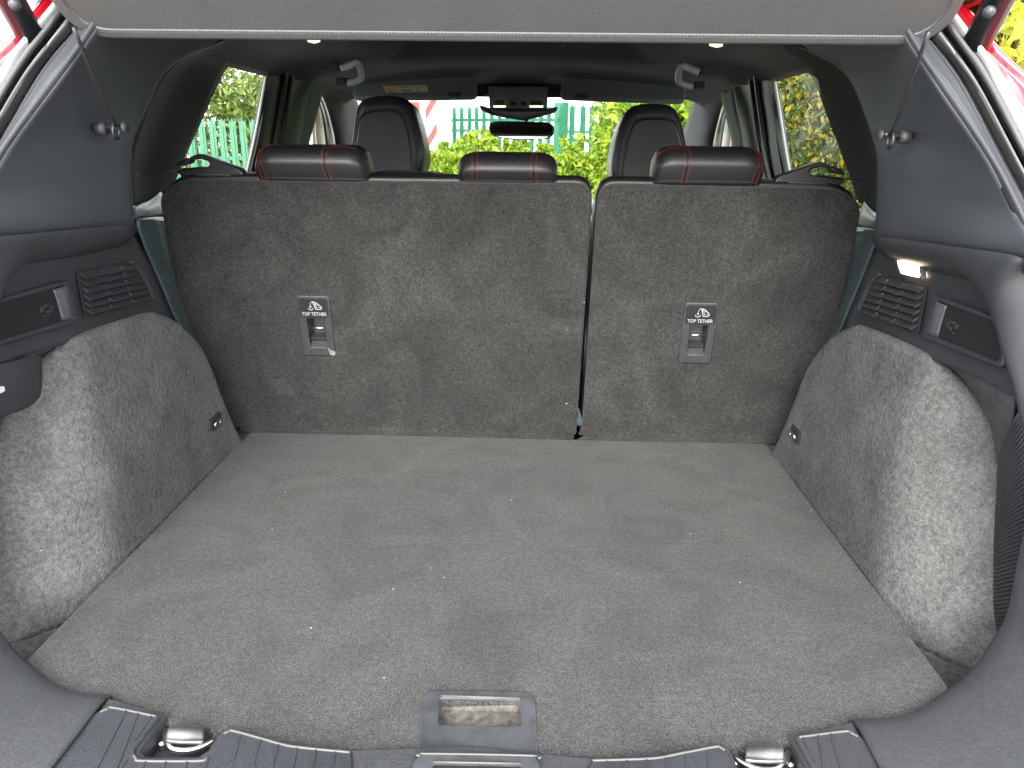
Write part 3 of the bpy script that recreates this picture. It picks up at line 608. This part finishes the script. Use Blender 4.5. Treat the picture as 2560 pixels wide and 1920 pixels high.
# ---- sill with striker notches, scuff pads, strikers, latch cover
ZF = Fr((0,0,0), (1,0,0), (0,1,0))
def zp(px, py, z=.009): p = atz(px, py, z); return (p.x, p.y)
inner = [zp(*q) for q in [(398,1781),(414,1786),(350,1876),(364,1890),(495,1890),(520,1874),(550,1826),(572,1818),(723,1856),(886,1872)]]
half = [(-.405,.684)]+inner
full = half+[(0,.632)]+[(-x, y) for x, y in half[::-1]]
sill = plate('sill_trim', ZF, [(.405,.508),(-.405,.508)][::-1][::-1][:0]+full+[(.405,.508),(-.405,.508)], SILL, car, -.02, .009, bevel=.003, seg=3)
for s in (-1, 1):
    pad = [zp(*q) for q in [(248,1778),(288,1766),(392,1787),(404,1792),(336,1880),(356,1898),(500,1898),(530,1878),(560,1832),(584,1823),(723,1861),(880,1876),(884,1990),(60,1990)]]
    pad = rpoly([(x, y-.0015) for x, y in pad], [.008,.01,.004,.004,.006,.006,.006,.006,.008,.008,.03,.008,0,0])
    pad = [(-s*x, y) for x, y in pad]
    pd = plate('scuff_pad', ZF, pad, SILLP, car, .008, .0125, bevel=.002, seg=3)
    for k, (a_, b_) in enumerate([((316,1776),(240,1925)),((345,1782),(290,1925)),((380,1790),(338,1850)),((318,1898),(300,1925)),((365,1903),(352,1925)),((415,1903),(406,1925)),((468,1903),(460,1925)),((520,1898),(510,1925)),
                                   ((600,1842),(580,1910)),((650,1850),(632,1915)),((695,1862),(680,1920)),((742,1870),(730,1925)),((790,1875),(780,1925)),((838,1880),(830,1925))]):
        A, B = Vector((*zp(*a_, .0127), .0127)), Vector((*zp(*b_, .0127), .0127)); A.x *= -s; B.x *= -s
        d = (B-A).normalized(); box('rib', (A+B)/2, ((B-A).length/2, .0009, .0008), SILLP, pd, ax=(d, Vector((-d.y,d.x,0)), Vector((0,0,1))), smooth=False)
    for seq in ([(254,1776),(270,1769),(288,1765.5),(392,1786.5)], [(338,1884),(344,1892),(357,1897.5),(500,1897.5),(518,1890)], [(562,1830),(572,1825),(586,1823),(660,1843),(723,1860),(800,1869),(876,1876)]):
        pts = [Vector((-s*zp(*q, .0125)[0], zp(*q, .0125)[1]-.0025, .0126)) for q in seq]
        tube('pale_edge', pts, .0015, PALE_EDGE, pd, 6, 6)
    # notch tray
    tr = [zp(*q, -.014) for q in [(400,1775),(590,1800),(560,1900),(330,1910)]]
    plate('striker_tray', ZF, [(-s*x, y) for x, y in tr], GREYP, car, -.034, -.016)
    # striker: satin strap over a bright loop
    cx, cy = atz(474,1808,.004).x, atz(474,1808,.004).y
    cx2, cy2 = atz(462,1862,.004).x, atz(462,1862,.004).y
    rows = []
    for k in range(9):
        t_ = k/8; y = cy+(cy2-cy)*t_; x = cx+(cx2-cx)*t_; z = .000+.013*math.sin(min(1, t_*1.15)*math.pi*.72); w2 = .0175+.002*t_
        rows.append([Vector((-s*(x+q*w2), y-.004*(1-q*q)*t_, z-.0025*q*q)) for q in (-1,-.5,0,.5,1)])
    sk = patch('striker', rows, STEEL, car, ku=3, kv=2, solid=.003)
    lp = [Vector((-s*(cx-.026), cy-.002, -.006)), Vector((-s*(cx2-.024), cy2+.010, .002)), Vector((-s*(cx2-.010), cy2-.005, .003)), Vector((-s*(cx2+.010), cy2-.005, .003)), Vector((-s*(cx2+.026), cy2+.010, .002)), Vector((-s*(cx+.026), cy-.002, -.006))]
    tube('striker_loop', lp, .0034, CHROME, sk, 10, 5)
    for q in (-.028, .028):
        tube('striker_screw', [Vector((-s*((cx+cx2)/2+q), (cy+cy2)/2, -.016)), Vector((-s*((cx+cx2)/2+q), (cy+cy2)/2, -.006))], .005, CHROME, sk, 8)
lc = [zp(*q, .013) for q in [(1034,1898),(1058,1882),(1334,1887),(1350,1904),(1356,1990),(1022,1990)]]
lh = [zp(*q, .013) for q in [(1082,1906),(1304,1910),(1312,1985),(1070,1985)]]
lat = plate('latch_cover', ZF, rpoly(lc, [.01,.006,.006,.01,0,0]), GREYP, car, .004, .0135, [rpoly(lh, .004)], bevel=.002, seg=3)
plate('latch_well', ZF, lh, DEEP, lat, .0092, .0097)
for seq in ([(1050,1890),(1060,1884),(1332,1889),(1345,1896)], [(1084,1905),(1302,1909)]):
    tube('pale_edge', [Vector((*zp(*q, .0138), .0138)) for q in seq], .0012, PALE_EDGE, lat, 6, 3)

# ================================================================== boot floor board
bf = thing('boot_floor_board', 'flat dark grey carpeted load floor with a plastic pull handle at its edge', 'floor board', (0,0,0))
half = [(.541,1.497),(.543,.748),(.49,.703),(.41,.680),(.30,.652),(.155,.628),(.05,.625)]
ol = half+[(-x, y) for x, y in half[::-1]]
hp_ = [zp(*q, .002) for q in [(1098,1744),(1301,1748),(1303,1816),(1096,1812)]]
hole = rpoly(hp_, .004)
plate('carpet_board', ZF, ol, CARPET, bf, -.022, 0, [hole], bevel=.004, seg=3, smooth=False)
pull = plate('pull_handle', ZF, rpoly([zp(*q, .002) for q in [(1060,1724),(1338,1730),(1344,1895),(1042,1890)]], [.018,.018,0,0], 6), GREYP, bf, -.001, .0022, [hole], bevel=.001, seg=2)
hx0, hx1 = min(x for x, y in hp_)-.002, max(x for x, y in hp_)+.002; hy0, hy1 = min(y for x, y in hp_)-.002, max(y for x, y in hp_)+.002
cup = [Vector(q) for q in [(hx0,hy0,.000),(hx1,hy0,.000),(hx1,hy1,.000),(hx0,hy1,.000),(hx0+.003,hy0+.002,-.014),(hx1-.003,hy0+.002,-.014),(hx1-.003,hy1-.004,-.014),(hx0+.003,hy1-.004,-.014)]]
mk('handle_cup', cup, [(4,5,6,7),(0,1,5,4),(1,2,6,5),(2,3,7,6),(3,0,4,7)], DIRTY, pull, False, solid=.001)
tube('cup_rim', [Vector((x, y, .0024)) for x, y in ((hx0+.004,hy1-.001),(hx1-.004,hy1-.001))], .0013, PALE_EDGE, pull, 8)

# ================================================================== rear seats
def seat_back(name, label, outl, tx, cush, group=None):
    o = thing(name, label, 'seat', (0,0,0), 'folding rear seat sections')
    tz0, tz1, hw = .183, .312, .0325
    hl = [(tx-hw*.52, tz0+.14*(tz1-tz0)), (tx+hw*.54, tz0+.14*(tz1-tz0)), (tx+hw*.54, tz0+.635*(tz1-tz0)), (tx-hw*.52, tz0+.635*(tz1-tz0))]
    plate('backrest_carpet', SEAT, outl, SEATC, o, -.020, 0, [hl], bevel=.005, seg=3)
    plate('backrest_cushion', SEAT, cush, LEATHER2, o, -.145, -.045, bevel=.028, seg=4)
    plate('backrest_rim', SEAT, [(x*.997+.0005, y+(.006 if y > .3 else 0)) for x, y in outl], LEATHER, o, -.047, -.0215, [[(tx-.03,.19),(tx+.03,.19),(tx+.03,.28),(tx-.03,.28)]], bevel=.008, seg=3)
    # top tether anchorage
    H_ = tz1-tz0
    an = plate('tether_anchor', SEAT, rrect(tx-hw, tx+hw, tz0, tz1, .007), TRIM2, o, -.002, .004, [hl], bevel=.0022, seg=3)
    plate('label_field', SEAT, rrect(tx-hw*.88, tx+hw*.88, tz0+.655*H_, tz0+.955*H_, .004), BLACKP, an, .004, .0044)
    textmesh('lettering', 'TOP TETHER', .0098, SEAT, tx, tz0+.685*H_, .0047, PRINT, an, bold=.00012, xs=.86)
    # pictogram: anchor and a child seat with ribs
    ix, iy = tx, tz0+.775*H_
    L = lambda pts, r: tubegeo([SEAT(ix+a_, iy+b_, .0047) for a_, b_ in pts], r, 5)
    geo = [L([(-.0105,.004),(-.009,.001),(-.0055,-.0005),(-.002,.001),(-.0008,.0045)], .0007), L([(-.0055,0),(-.0055,.009),(-.005,.013),(-.003,.0165),(0,.018)], .0007), L([(-.0082,.0065),(-.0028,.0065)], .0008),
           L([(0,.018),(.0045,.0015),(.014,.0015),(.0165,.0055)], .0010), L([(.003,.018),(.0068,.0045),(.0155,.0055)], .0007)]
    for k in range(5):
        geo.append(L([(.0042+.0022*k,.0165-.0020*k),(.0078+.0022*k,.0158-.0022*k)], .0006)); geo.append(L([(.0050+.0020*k,.0135-.0014*k),(.0085+.0019*k,.0125-.0014*k)], .0006))
    join('pictogram', geo, PRINT, an)
    # recess behind the opening
    (x0, y0), (x1, y1) = hl[0], hl[2]
    pts = [(x0,y0,.002),(x1,y0,.002),(x1,y1,.002),(x0,y1,.002),(x0+.002,y0+.020,-.028),(x1-.002,y0+.020,-.028),(x1-.002,y1-.008,-.034),(x0+.002,y1-.008,-.034)]
    mk('anchor_well', [SEAT(*p) for p in pts], [(4,5,6,7),(0,1,5,4),(1,2,6,5),(2,3,7,6),(3,0,4,7)], TRIM2, an, False, solid=.0008)
    tube('well_edge', [SEAT(x0+.001, y0+.0006, .0042), SEAT(x1-.001, y0+.0006, .0042)], .0009, PALE_EDGE, an, 6)
    box('well_step', SEAT((x0+x1)/2, y0+.26*(y1-y0), -.014), ((x1-x0)/2-.001, .0012, .010), TRIM2, an, ax=(SEAT.u, SEAT.v, SEAT.n), smooth=False)
    tube('anchor_bar', [SEAT(x0, y0+.60*(y1-y0), -.008), SEAT(x1, y0+.60*(y1-y0), -.008)], .0024, CHROME, an, 8)
    return o, an
TRIM2 = mat('anchor_plastic', (.021,.023,.025), .5, noise=[(80,4,.85,1.2)], bump=[(900,.1,.0005)])
wo_ = rpoly([(-.60,.002),(-.606,.045),(-.614,.11),(-.627,.16),(-.634,.37),(-.630,.505),(-.585,.528),(.154,.530),(.1485,.05),(.1465,.004)], [.01,.02,.03,.05,.08,.03,.04,.03,0,.004], 5)
no_ = rpoly([(.159,.012),(.1605,.06),(.163,.530),(.585,.528),(.630,.505),(.634,.37),(.627,.16),(.614,.11),(.606,.045),(.60,.002),(.20,.004)], [.01,0,.035,.04,.03,.08,.05,.03,.02,.01,.03], 5)
wide, wan = seat_back('rear_seat', 'wider left section of the carpeted rear seat back, two headrests on top', wo_, -.372, rrect(-.60,.145,-.15,.485,.03))
narrow, nan_ = seat_back('rear_seat', 'narrower right section of the carpeted rear seat back, one headrest on top', no_, .372, rrect(.165,.60,-.15,.485,.03))
# scuffed paint on the corner of the left anchorage
SCUFF = mat('scuff_mark', (.25,.24,.21), .7)
geo = []
for k in range(26):
    a_ = -.372+.0325-.001-abs(random.gauss(0,.006)); b_ = .186+abs(random.gauss(0,.005)); w_ = random.uniform(.0004,.0013); d = random.uniform(.0006,.0028)
    if a_ < -.372+.016: continue
    geo.append(boxgeo(SEAT(a_, b_, .0041), (w_, .0002, d), (SEAT.u*math.cos(.4)+SEAT.v*math.sin(.4), SEAT.n, SEAT.v*math.cos(.4)-SEAT.u*math.sin(.4))))
join('scuff_mark', geo, SCUFF, wan, False)
# carpet hinge flaps at the foot of both sections and the bare hinge showing in the gap
patch('hinge_flap', [[SEAT(-.565,.02,-.002),SEAT(-.2,.02,-.002),SEAT(.143,.02,-.002)], [SEAT(-.562,.008,.002),SEAT(-.2,.008,.002),SEAT(.143,.004,.003)], [Vector((-.560,1.492,.0015)),Vector((-.2,1.492,.0015)),Vector((.140,1.490,.0015))]], SEATC, wide, ku=4, kv=4, solid=.002)
patch('hinge_flap', [[SEAT(.172,.03,-.002),SEAT(.35,.02,-.002),SEAT(.565,.02,-.002)], [SEAT(.168,.010,.003),SEAT(.35,.008,.002),SEAT(.562,.008,.002)], [Vector((.149,1.490,.0015)),Vector((.35,1.492,.0015)),Vector((.560,1.492,.0015))]], SEATC, narrow, ku=4, kv=4, solid=.002)
hb = [[(1443,1021),(1447,1021)],[(1440,1035),(1452,1036)],[(1438,1050),(1458,1052)],[(1440,1064),(1470,1066)]]
patch('hinge_cover', [[atp(px, py, SEAT_O+Vector((0,.012,0)), SEAT.n) for px, py in r] for r in hb], mat('hinge_plastic', (.034,.052,.060), .4), narrow, ku=3, kv=3, solid=.003)
patch('torn_edge', [[SEAT(.128,.022,.0015),SEAT(.140,.026,.004),SEAT(.1475,.034,.002)],[SEAT(.126,.012,.003),SEAT(.138,.012,.006),SEAT(.147,.012,.003)]], SEATC, wide, ku=4, kv=3, solid=.002)
patch('torn_edge', [[SEAT(.158,.034,.002),SEAT(.175,.024,.005),SEAT(.20,.018,.002)],[SEAT(.152,.012,.006),SEAT(.176,.010,.007),SEAT(.21,.006,.003)]], SEATC, narrow, ku=4, kv=3, solid=.002)

def headrest(parent, x0, x1, z0, z1, y0, stitch, turn):
    """rear face towards the boot; stitch = list of x positions of thread pairs"""
    d, r = .105, .034; sec = []
    for cx, cy, a0 in ((y0+r, z0+.012, 180), (y0+r, z1-r, 90), (y0+d-r, z1-r, 0), (y0+d-.012, z0+.012, 270)):
        rr = r if cy > z0+.02 else .012
        for i in range(7):
            a = math.radians(a0+90-90*i/6 if a0 in (90, 0) else a0+90-90*i/6); sec.append((cx+rr*math.cos(a), cy+rr*math.sin(a)))
    sec = [(y, z) for y, z in sec]
    cy, cz = y0+d/2, (z0+z1)/2
    n = len(sec); V = []; Fc = []; N_ = 30
    for i in range(N_+1):
        t = i/N_; x = x0+(x1-x0)*t; e = min(t, 1-t)*(x1-x0); k = 1 if e > .035 else 1-.34*(1-math.sqrt(max(0, 1-((.035-e)/.035)**2)))
        for y, z in sec: V.append((x, cy+(y-cy)*k, z0+(z-z0)*k if True else z))
    for i in range(N_):
        for j in range(n): Fc.append((i*n+j, i*n+(j+1) % n, (i+1)*n+(j+1) % n, (i+1)*n+j))
    Fc += [tuple(range(n)), tuple(N_*n+j for j in range(n))]
    h = mk('headrest', V, Fc, LEATHER, parent, True)
    def surf(x, t):
        e = min(x-x0, x1-x); k = 1 if e > .035 else 1-.34*(1-math.sqrt(max(0, 1-((.035-max(e,0))/.035)**2)))
        P = [sec[j] for j in range(3, 14)]; L = resample([Vector((y, z, 0)) for y, z in P], 60); p = L[min(59, int(t*59))]
        return Vector((x, cy+(p.x-cy)*k-.0006, z0+(p.y-z0)*k+.0004))
    dash = []; seam = []
    for x, bend in stitch:
        for off in (-.0045, .0045):
            path = [surf(x+off+.006*bend*((t/24-.5)**2)*2, t/24) for t in range(25)]
            pl = resample(path, 42)
            for k in range(0, 40, 2): dash.append(tubegeo([pl[k], pl[k+1]], .00045, 4))
        seam.append(tubegeo([surf(x, t/24) for t in range(25)], .0009, 5))
    if turn:
        x, sgn = turn; path = [surf(x+sgn*k*.004, .86) for k in range(14)]; pl = resample(path, 42)
        for k in range(0, 40, 2): dash.append(tubegeo([pl[k], pl[k+1]], .00045, 4))
    join('stitching', dash, REDT, h); join('seam', seam, BLACKP, h)
    box('headrest_foot', ((x0+x1)/2, y0+.066, z0-.001), ((x1-x0)*.40, .03, .010), LEATHER, h, .008, 3)
    return h
headrest(wide, -.447, -.249, .516, .583, 1.385, [(-.434,0),(-.318,0)], (-.3135,1))
headrest(wide, -.086, .090, .516, .574, 1.392, [(-.055,-1),(.048,1)], None)
headrest(narrow, .262, .450, .520, .588, 1.388, [(.314,0),(.438,0)], (.3095,-1))
box('armrest_cushion', aty(1020,450,1.52), (.064,.05,.016), LEATHER, wide, .012, 4)

# ================================================================== front seats
def front_seat(label, pts, seam, y):
    o = thing('front_seat', label, 'seat', (0,0,0), 'front seats')
    P = [aty(px, py, y) for px, py in pts]; fr = Fr(P[0], (1,0,0), (0,.08,1)); Q = [fr.inv(p) for p in P]
    x0, x1 = min(q[0] for q in Q), max(q[0] for q in Q)
    Q = rpoly(Q, .03, 3)+[(x1+.08,-.12),(x1+.10,-.55),(x0-.10,-.55),(x0-.08,-.12)]
    plate('backrest', fr, Q, LEATHER2, o, -.13, .03, bevel=.03, seg=5)
    Sx = [fr(*fr.inv(aty(px, py, y)), .0305) for px, py in seam]
    tube('seam', Sx, .0022, BLACKP, o, 6, 5)
    inn = rpoly([fr.inv(aty(px, py, y)) for px, py in seam], .02, 3)
    plate('back_panel', fr, inn, LEATHER2, o, .020, .033, bevel=.006, seg=2, ang=50)
    box('seat_cushion', fr((x0+x1)/2, -.62, -.30), (.26,.28,.09), LEATHER2, o, .05, 4)
    return o
front_seat('black leather front seat on the left, behind the warning label on the visor', [(868,452),(874,400),(882,330),(888,275),(900,248),(935,238),(972,236),(1004,240),(1026,254),(1042,292),(1055,345),(1062,388),(1058,418),(1044,452)],
           [(888,440),(892,360),(900,305),(914,284),(945,276),(990,275),(1012,290),(1025,330),(1034,385),(1036,440)], 2.25)
front_seat('black leather front seat on the right, beside the tall bush outside', [(1534,470),(1526,425),(1530,385),(1542,335),(1556,295),(1574,268),(1600,258),(1645,256),(1682,262),(1699,285),(1711,328),(1717,370),(1718,470)],
           [(1548,455),(1556,400),(1566,345),(1580,310),(1602,297),(1650,296),(1682,303),(1696,330),(1703,375),(1705,455)], 2.25)

# ================================================================== parcel shelf
ps = thing('parcel_shelf', 'grey vinyl parcel shelf with stitched binding slung under the open tailgate', 'parcel shelf', (0,0,0))
PF = Fr((.006,1.02,.7095), (1,0,.0), (0,-.7,.72))
def shelf_outline(w_, b0, r, top): return rpoly([(-w_-.006,top),(-w_+.004,b0),(w_-.004,b0),(w_+.006,top)], [0,r,r,0], 10)
plate('shelf_panel', PF, shelf_outline(.529,.004,.044,.50), SHELF, ps, -.014, .000, bevel=.003)
plate('binding', PF, shelf_outline(.532,0,.050,.50), HEMM, ps, -.017, .0022, [shelf_outline(.515,.0155,.038,.48)], bevel=.005, seg=3)
so = shelf_outline(.5165,.0140,.039,.47); dl = resample([Vector((x, y, 0)) for x, y in so], 900)
join('stitching', [tubegeo([PF(dl[k].x, dl[k].y, .0026), PF(dl[k+1].x, dl[k+1].y, .0026)], .0006, 4) for k in range(0, 898, 2)], THREAD, ps)
for px, py, qx, qy, s in ((184,68,292,316,-1), (2322,78,2224,338,1)):
    a_ = atx(px, py, .484*s); e_ = atx(qx, qy, .496*s)
    cp = [a_.lerp(e_, t/10)+Vector((0,0,-.006*math.sin(t/10*math.pi))) for t in range(11)]
    tube('cord', cp, .0024, BLACKP, ps, 8)
    tube('cord_loop', [e_+Vector((.002*s,.008*math.sin(t),-.006+.010*math.cos(t))) for t in [k*math.pi/5 for k in range(10)]], .0022, BLACKP, ps, 7, 0, True)

# ================================================================== outside
def pale_mesh(h):
    w_, tip = .042, .11; pts = [(-w_,0),(w_,0),(w_,h-tip*.55),(w_*1.05,h-tip*.1),(w_*.5,h-tip*.55),(0,h),(-w_*.5,h-tip*.55),(-w_*1.05,h-tip*.1),(-w_,h-tip*.55)]
    bm = plategeo(Fr((0,0,0),(1,0,0),(0,0,1)), pts, [], -.002, .002)
    r = boxgeo((0,-.008,h*.46), (.011,.008,h*.46)); vs_ = [bm.verts.new(v) for v in r[0]]
    for f in r[1]: bm.faces.new([vs_[i] for i in f])
    me = bpy.data.meshes.new('pale'); bm.to_mesh(me); bm.free(); me.materials.append(GREENP); return me
def fence(label, A, B, h, pitch, posts, rails, group=None, z0=GZ):
    o = thing('palisade_fence', label, 'fence', (A[0],A[1],z0), 'green palisade fences')
    A, B = Vector((*A, z0)), Vector((*B, z0)); d = (B-A); L = d.length; d.normalize(); ang = math.atan2(d.y, d.x); o.rotation_euler.z = ang
    me = pale_mesh(h); n = int(L/pitch)
    for i in range(n+1):
        p = bpy.data.objects.new('pale', me); C.objects.link(p); p.parent = o; p.location = (i*pitch, -.012, .05); p.rotation_euler.y = random.uniform(-.008,.008)
    for z in rails: box('rail', (L/2,.012,z), (L/2,.012,.024), GREENP, o, smooth=False)
    for x in posts: box('post', (x,.05,(h+.05)/2), (.05,.035,(h+.05)/2), GREENP, o, .005, smooth=False)
    return o
fence('green palisade fence seen through the windscreen, left of the mirror', (-1.75,13.2), (.34,11.6), 1.76, .155, [0,2.6], [1.58,1.10,.4])
fence('green palisade fence seen through the windscreen, right of the mirror', (.40,11.5), (3.2,12.6), 1.76, .155, [.05,2.75], [1.30,.4])
fence('green palisade fence seen through the rear left side window', (-4.55,10.6), (-2.35,11.0), 1.49, .135, [0,2.1], [1.02,.3])
gt = fence('green palisade gate with a brass padlock, seen through the rear left side window', (-6.4,10.4), (-4.72,10.58), 1.49, .135, [0.0,1.62], [1.06,.35])
gt.name = 'palisade_gate'; gt['category'] = 'gate'
box('gate_stile', (1.52,-.03,.76), (.09,.02,.74), GREENP, gt, .004, smooth=False)
box('padlock', (1.70,-.06,.83), (.03,.02,.035), BRASS, gt, .008)

def leaves(name, n, sampler, size, m, parent, jit=.8):
    V = []; Fc = []
    for i in range(n):
        c = Vector(sampler()); a = Vector((random.gauss(0,1),random.gauss(0,1),random.gauss(0,jit)+.3)).normalized()
        u = a.orthogonal().normalized(); u = (u*math.cos(i*2.4)+a.cross(u)*math.sin(i*2.4)); v = a.cross(u); s_ = size*random.uniform(.6,1.35); w_ = s_*.42
        k = len(V); V += [c-u*s_, c+v*w_+a*w_*.3, c+u*s_, c-v*w_+a*w_*.3]; Fc += [(k,k+1,k+2),(k,k+2,k+3)]
    me = bpy.data.meshes.new(name); me.from_pydata([tuple(p) for p in V], [], Fc); me.update()
    return link(name, me, m, parent)
def bush(name, label, cat, c, r, n, size, m, stems=7, group=None, blobs=9, zmin=None):
    o = thing(name, label, cat, (c[0],c[1],GZ), group)
    h = c[2]-GZ
    B = []
    for k in range(blobs):
        B.append((Vector((random.uniform(-.75,.75)*r[0], random.uniform(-.7,.7)*r[1], h*.5+random.uniform(-.45,.40)*h)), random.uniform(.28,.45)))
    def smp():
        if random.random() < .35:
            return (random.uniform(-1,1)*r[0], random.uniform(-1,1)*r[1], random.uniform(.03,1)*h*.88)
        b, q = random.choice(B); d = Vector((random.gauss(0,1),random.gauss(0,1),random.gauss(0,1))).normalized()*random.uniform(.6,1.05)**.5
        p = b+Vector((d.x*r[0]*q, d.y*r[1]*q, d.z*h*q*.6)); p.z = max(.03, p.z)
        return p
    leaves('foliage', n, smp, size, m, o)
    for k in range(stems):
        a = Vector((random.uniform(-.7,.7)*r[0], random.uniform(-.5,.5)*r[1], 0)); b = Vector((a.x*1.3, a.y*1.3, h*random.uniform(.6,.95)))
        tube('stem', [a, a.lerp(b,.5)+Vector((random.uniform(-.1,.1),0,0)), b], [.022,.014,.006], BARK, o, 6, 3)
    return o
def hedge(name, label, x0, x1, y0, y1, h, n, size, m, top=.12, shoots=0, group=None, core=.8):
    o = thing(name, label, 'hedge', ((x0+x1)/2,(y0+y1)/2,GZ), group); cx, cy = (x0+x1)/2, (y0+y1)/2
    SH = [(random.uniform(x0,x1)-cx, random.uniform(y0,y1)-cy, random.uniform(.04,.2)) for k in range(shoots)]
    def smp():
        if SH and random.random() < .12:
            a = random.choice(SH); t = random.random(); return (a[0]+random.gauss(0,.02), a[1]+random.gauss(0,.02), h+a[2]*t)
        x, y = random.uniform(x0,x1)-cx, random.uniform(y0,y1)-cy
        q = random.random()
        z = h*q if random.random() < .6 else h*(1-abs(random.gauss(0,.12)))
        z = min(z, h+top*(math.sin(x*5.1+y*2.3)*.5+math.sin(x*11+y*7)*.3))
        f_ = random.random()
        if f_ < .45: y = y0-cy+abs(random.gauss(0,.08))
        elif f_ < .8: x = (x0-cx)+abs(random.gauss(0,.08))
        return (x, y, z)
    leaves('foliage', n, smp, size, m, o)
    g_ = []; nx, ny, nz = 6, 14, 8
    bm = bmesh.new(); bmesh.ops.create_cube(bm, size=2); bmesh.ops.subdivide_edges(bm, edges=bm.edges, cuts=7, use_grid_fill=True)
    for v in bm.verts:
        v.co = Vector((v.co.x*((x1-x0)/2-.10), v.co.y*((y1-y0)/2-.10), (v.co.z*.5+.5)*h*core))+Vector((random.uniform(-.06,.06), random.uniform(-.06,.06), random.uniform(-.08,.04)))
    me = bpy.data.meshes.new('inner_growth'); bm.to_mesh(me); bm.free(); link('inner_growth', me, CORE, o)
    for k in range(14):
        x, y = random.uniform(x0,x1)-cx, random.uniform(y0,y1)-cy; tube('stem', [(x,y,0),(x+.05,y,h*.45),(x+random.uniform(-.1,.1),y,h*.9)], [.02,.012,.005], BARK, o, 5, 2)
    return o
hedge('clipped_hedge', 'bright yellow green clipped hedge in front of the car bonnet', -.88, 1.95, 7.0, 8.2, 1.20, 26000, .038, LEAF_Y, .10, 60)
bush('leafy_bush', 'tall bright green bush rising above the clipped hedge beside the right front seat', 'bush', (1.20,7.6,1.35), (.62,.6,1), 11000, .05, LEAF_Y, blobs=12)
bush('leafy_tree', 'green leafy tree standing behind the fence, seen through the rear left side window', 'tree', (-4.35,12.6,1.62), (1.5,.9,1), 16000, .06, LEAF_G, blobs=16)
bush('leafy_tree', 'smaller green tree behind the fence, seen through the front left side window', 'tree', (-2.6,13.2,1.2), (.9,.8,1), 6000, .06, LEAF_G, blobs=10)
hedge('tall_hedge', 'tall dense hedge with yellow autumn leaves along the right side of the car', 2.7, 3.7, 5.7, 12.0, 2.75, 42000, .042, LEAF_O, .3, 90, core=.86)

bush('sunlit_tree', 'sunlit yellow tree beside the rear right corner of the car', 'tree', (3.15,4.45,2.5), (.85,.95,1), 9000, .05, LEAF_S, blobs=14)
wc = thing('white_container', 'white container with a red and white striped corner strip, beyond the left front seat', 'container', (-1.74,8.0,GZ))
cz = 2.6
box('container_body', (0,.8,cz/2), (.77,.8,cz/2), WHITE, wc, .01, smooth=False)
strip = box('hazard_strip', (.74,-.006,cz/2), (.062,.006,cz/2), WHITE, wc, smooth=False)
for k in range(9):
    z = .13+k*.292; fr = Fr((.74,-.0125,z), (1,0,0), (0,0,1)); plate('red_stripe', fr, [(-.055,-.11),(-.055,-.005),(.058,.175),(.058,.07)], STRIPE, strip, -.001, .001, smooth=False)
box('red_marking', (.58,-.004,1.61), (.05,.004,.045), STRIPE, wc, smooth=False)
wb = thing('white_building', 'low white building beyond the green fence ahead', 'building', (0.4,24,GZ))
box('wall', (0,0,.75), (5.2,.3,.75), RENDER, wb, smooth=False)
for k in range(6):
    box('window', (-4.2+k*1.6,-.31,.85), (.35,.02,.3), BLACKP, wb, smooth=False)
mk('roof', [(-5.4,-.45,1.5),(5.4,-.45,1.5),(5.4,.45,1.62),(-5.4,.45,1.62)], [(0,1,2,3)], GREYP, wb, False, solid=.06)
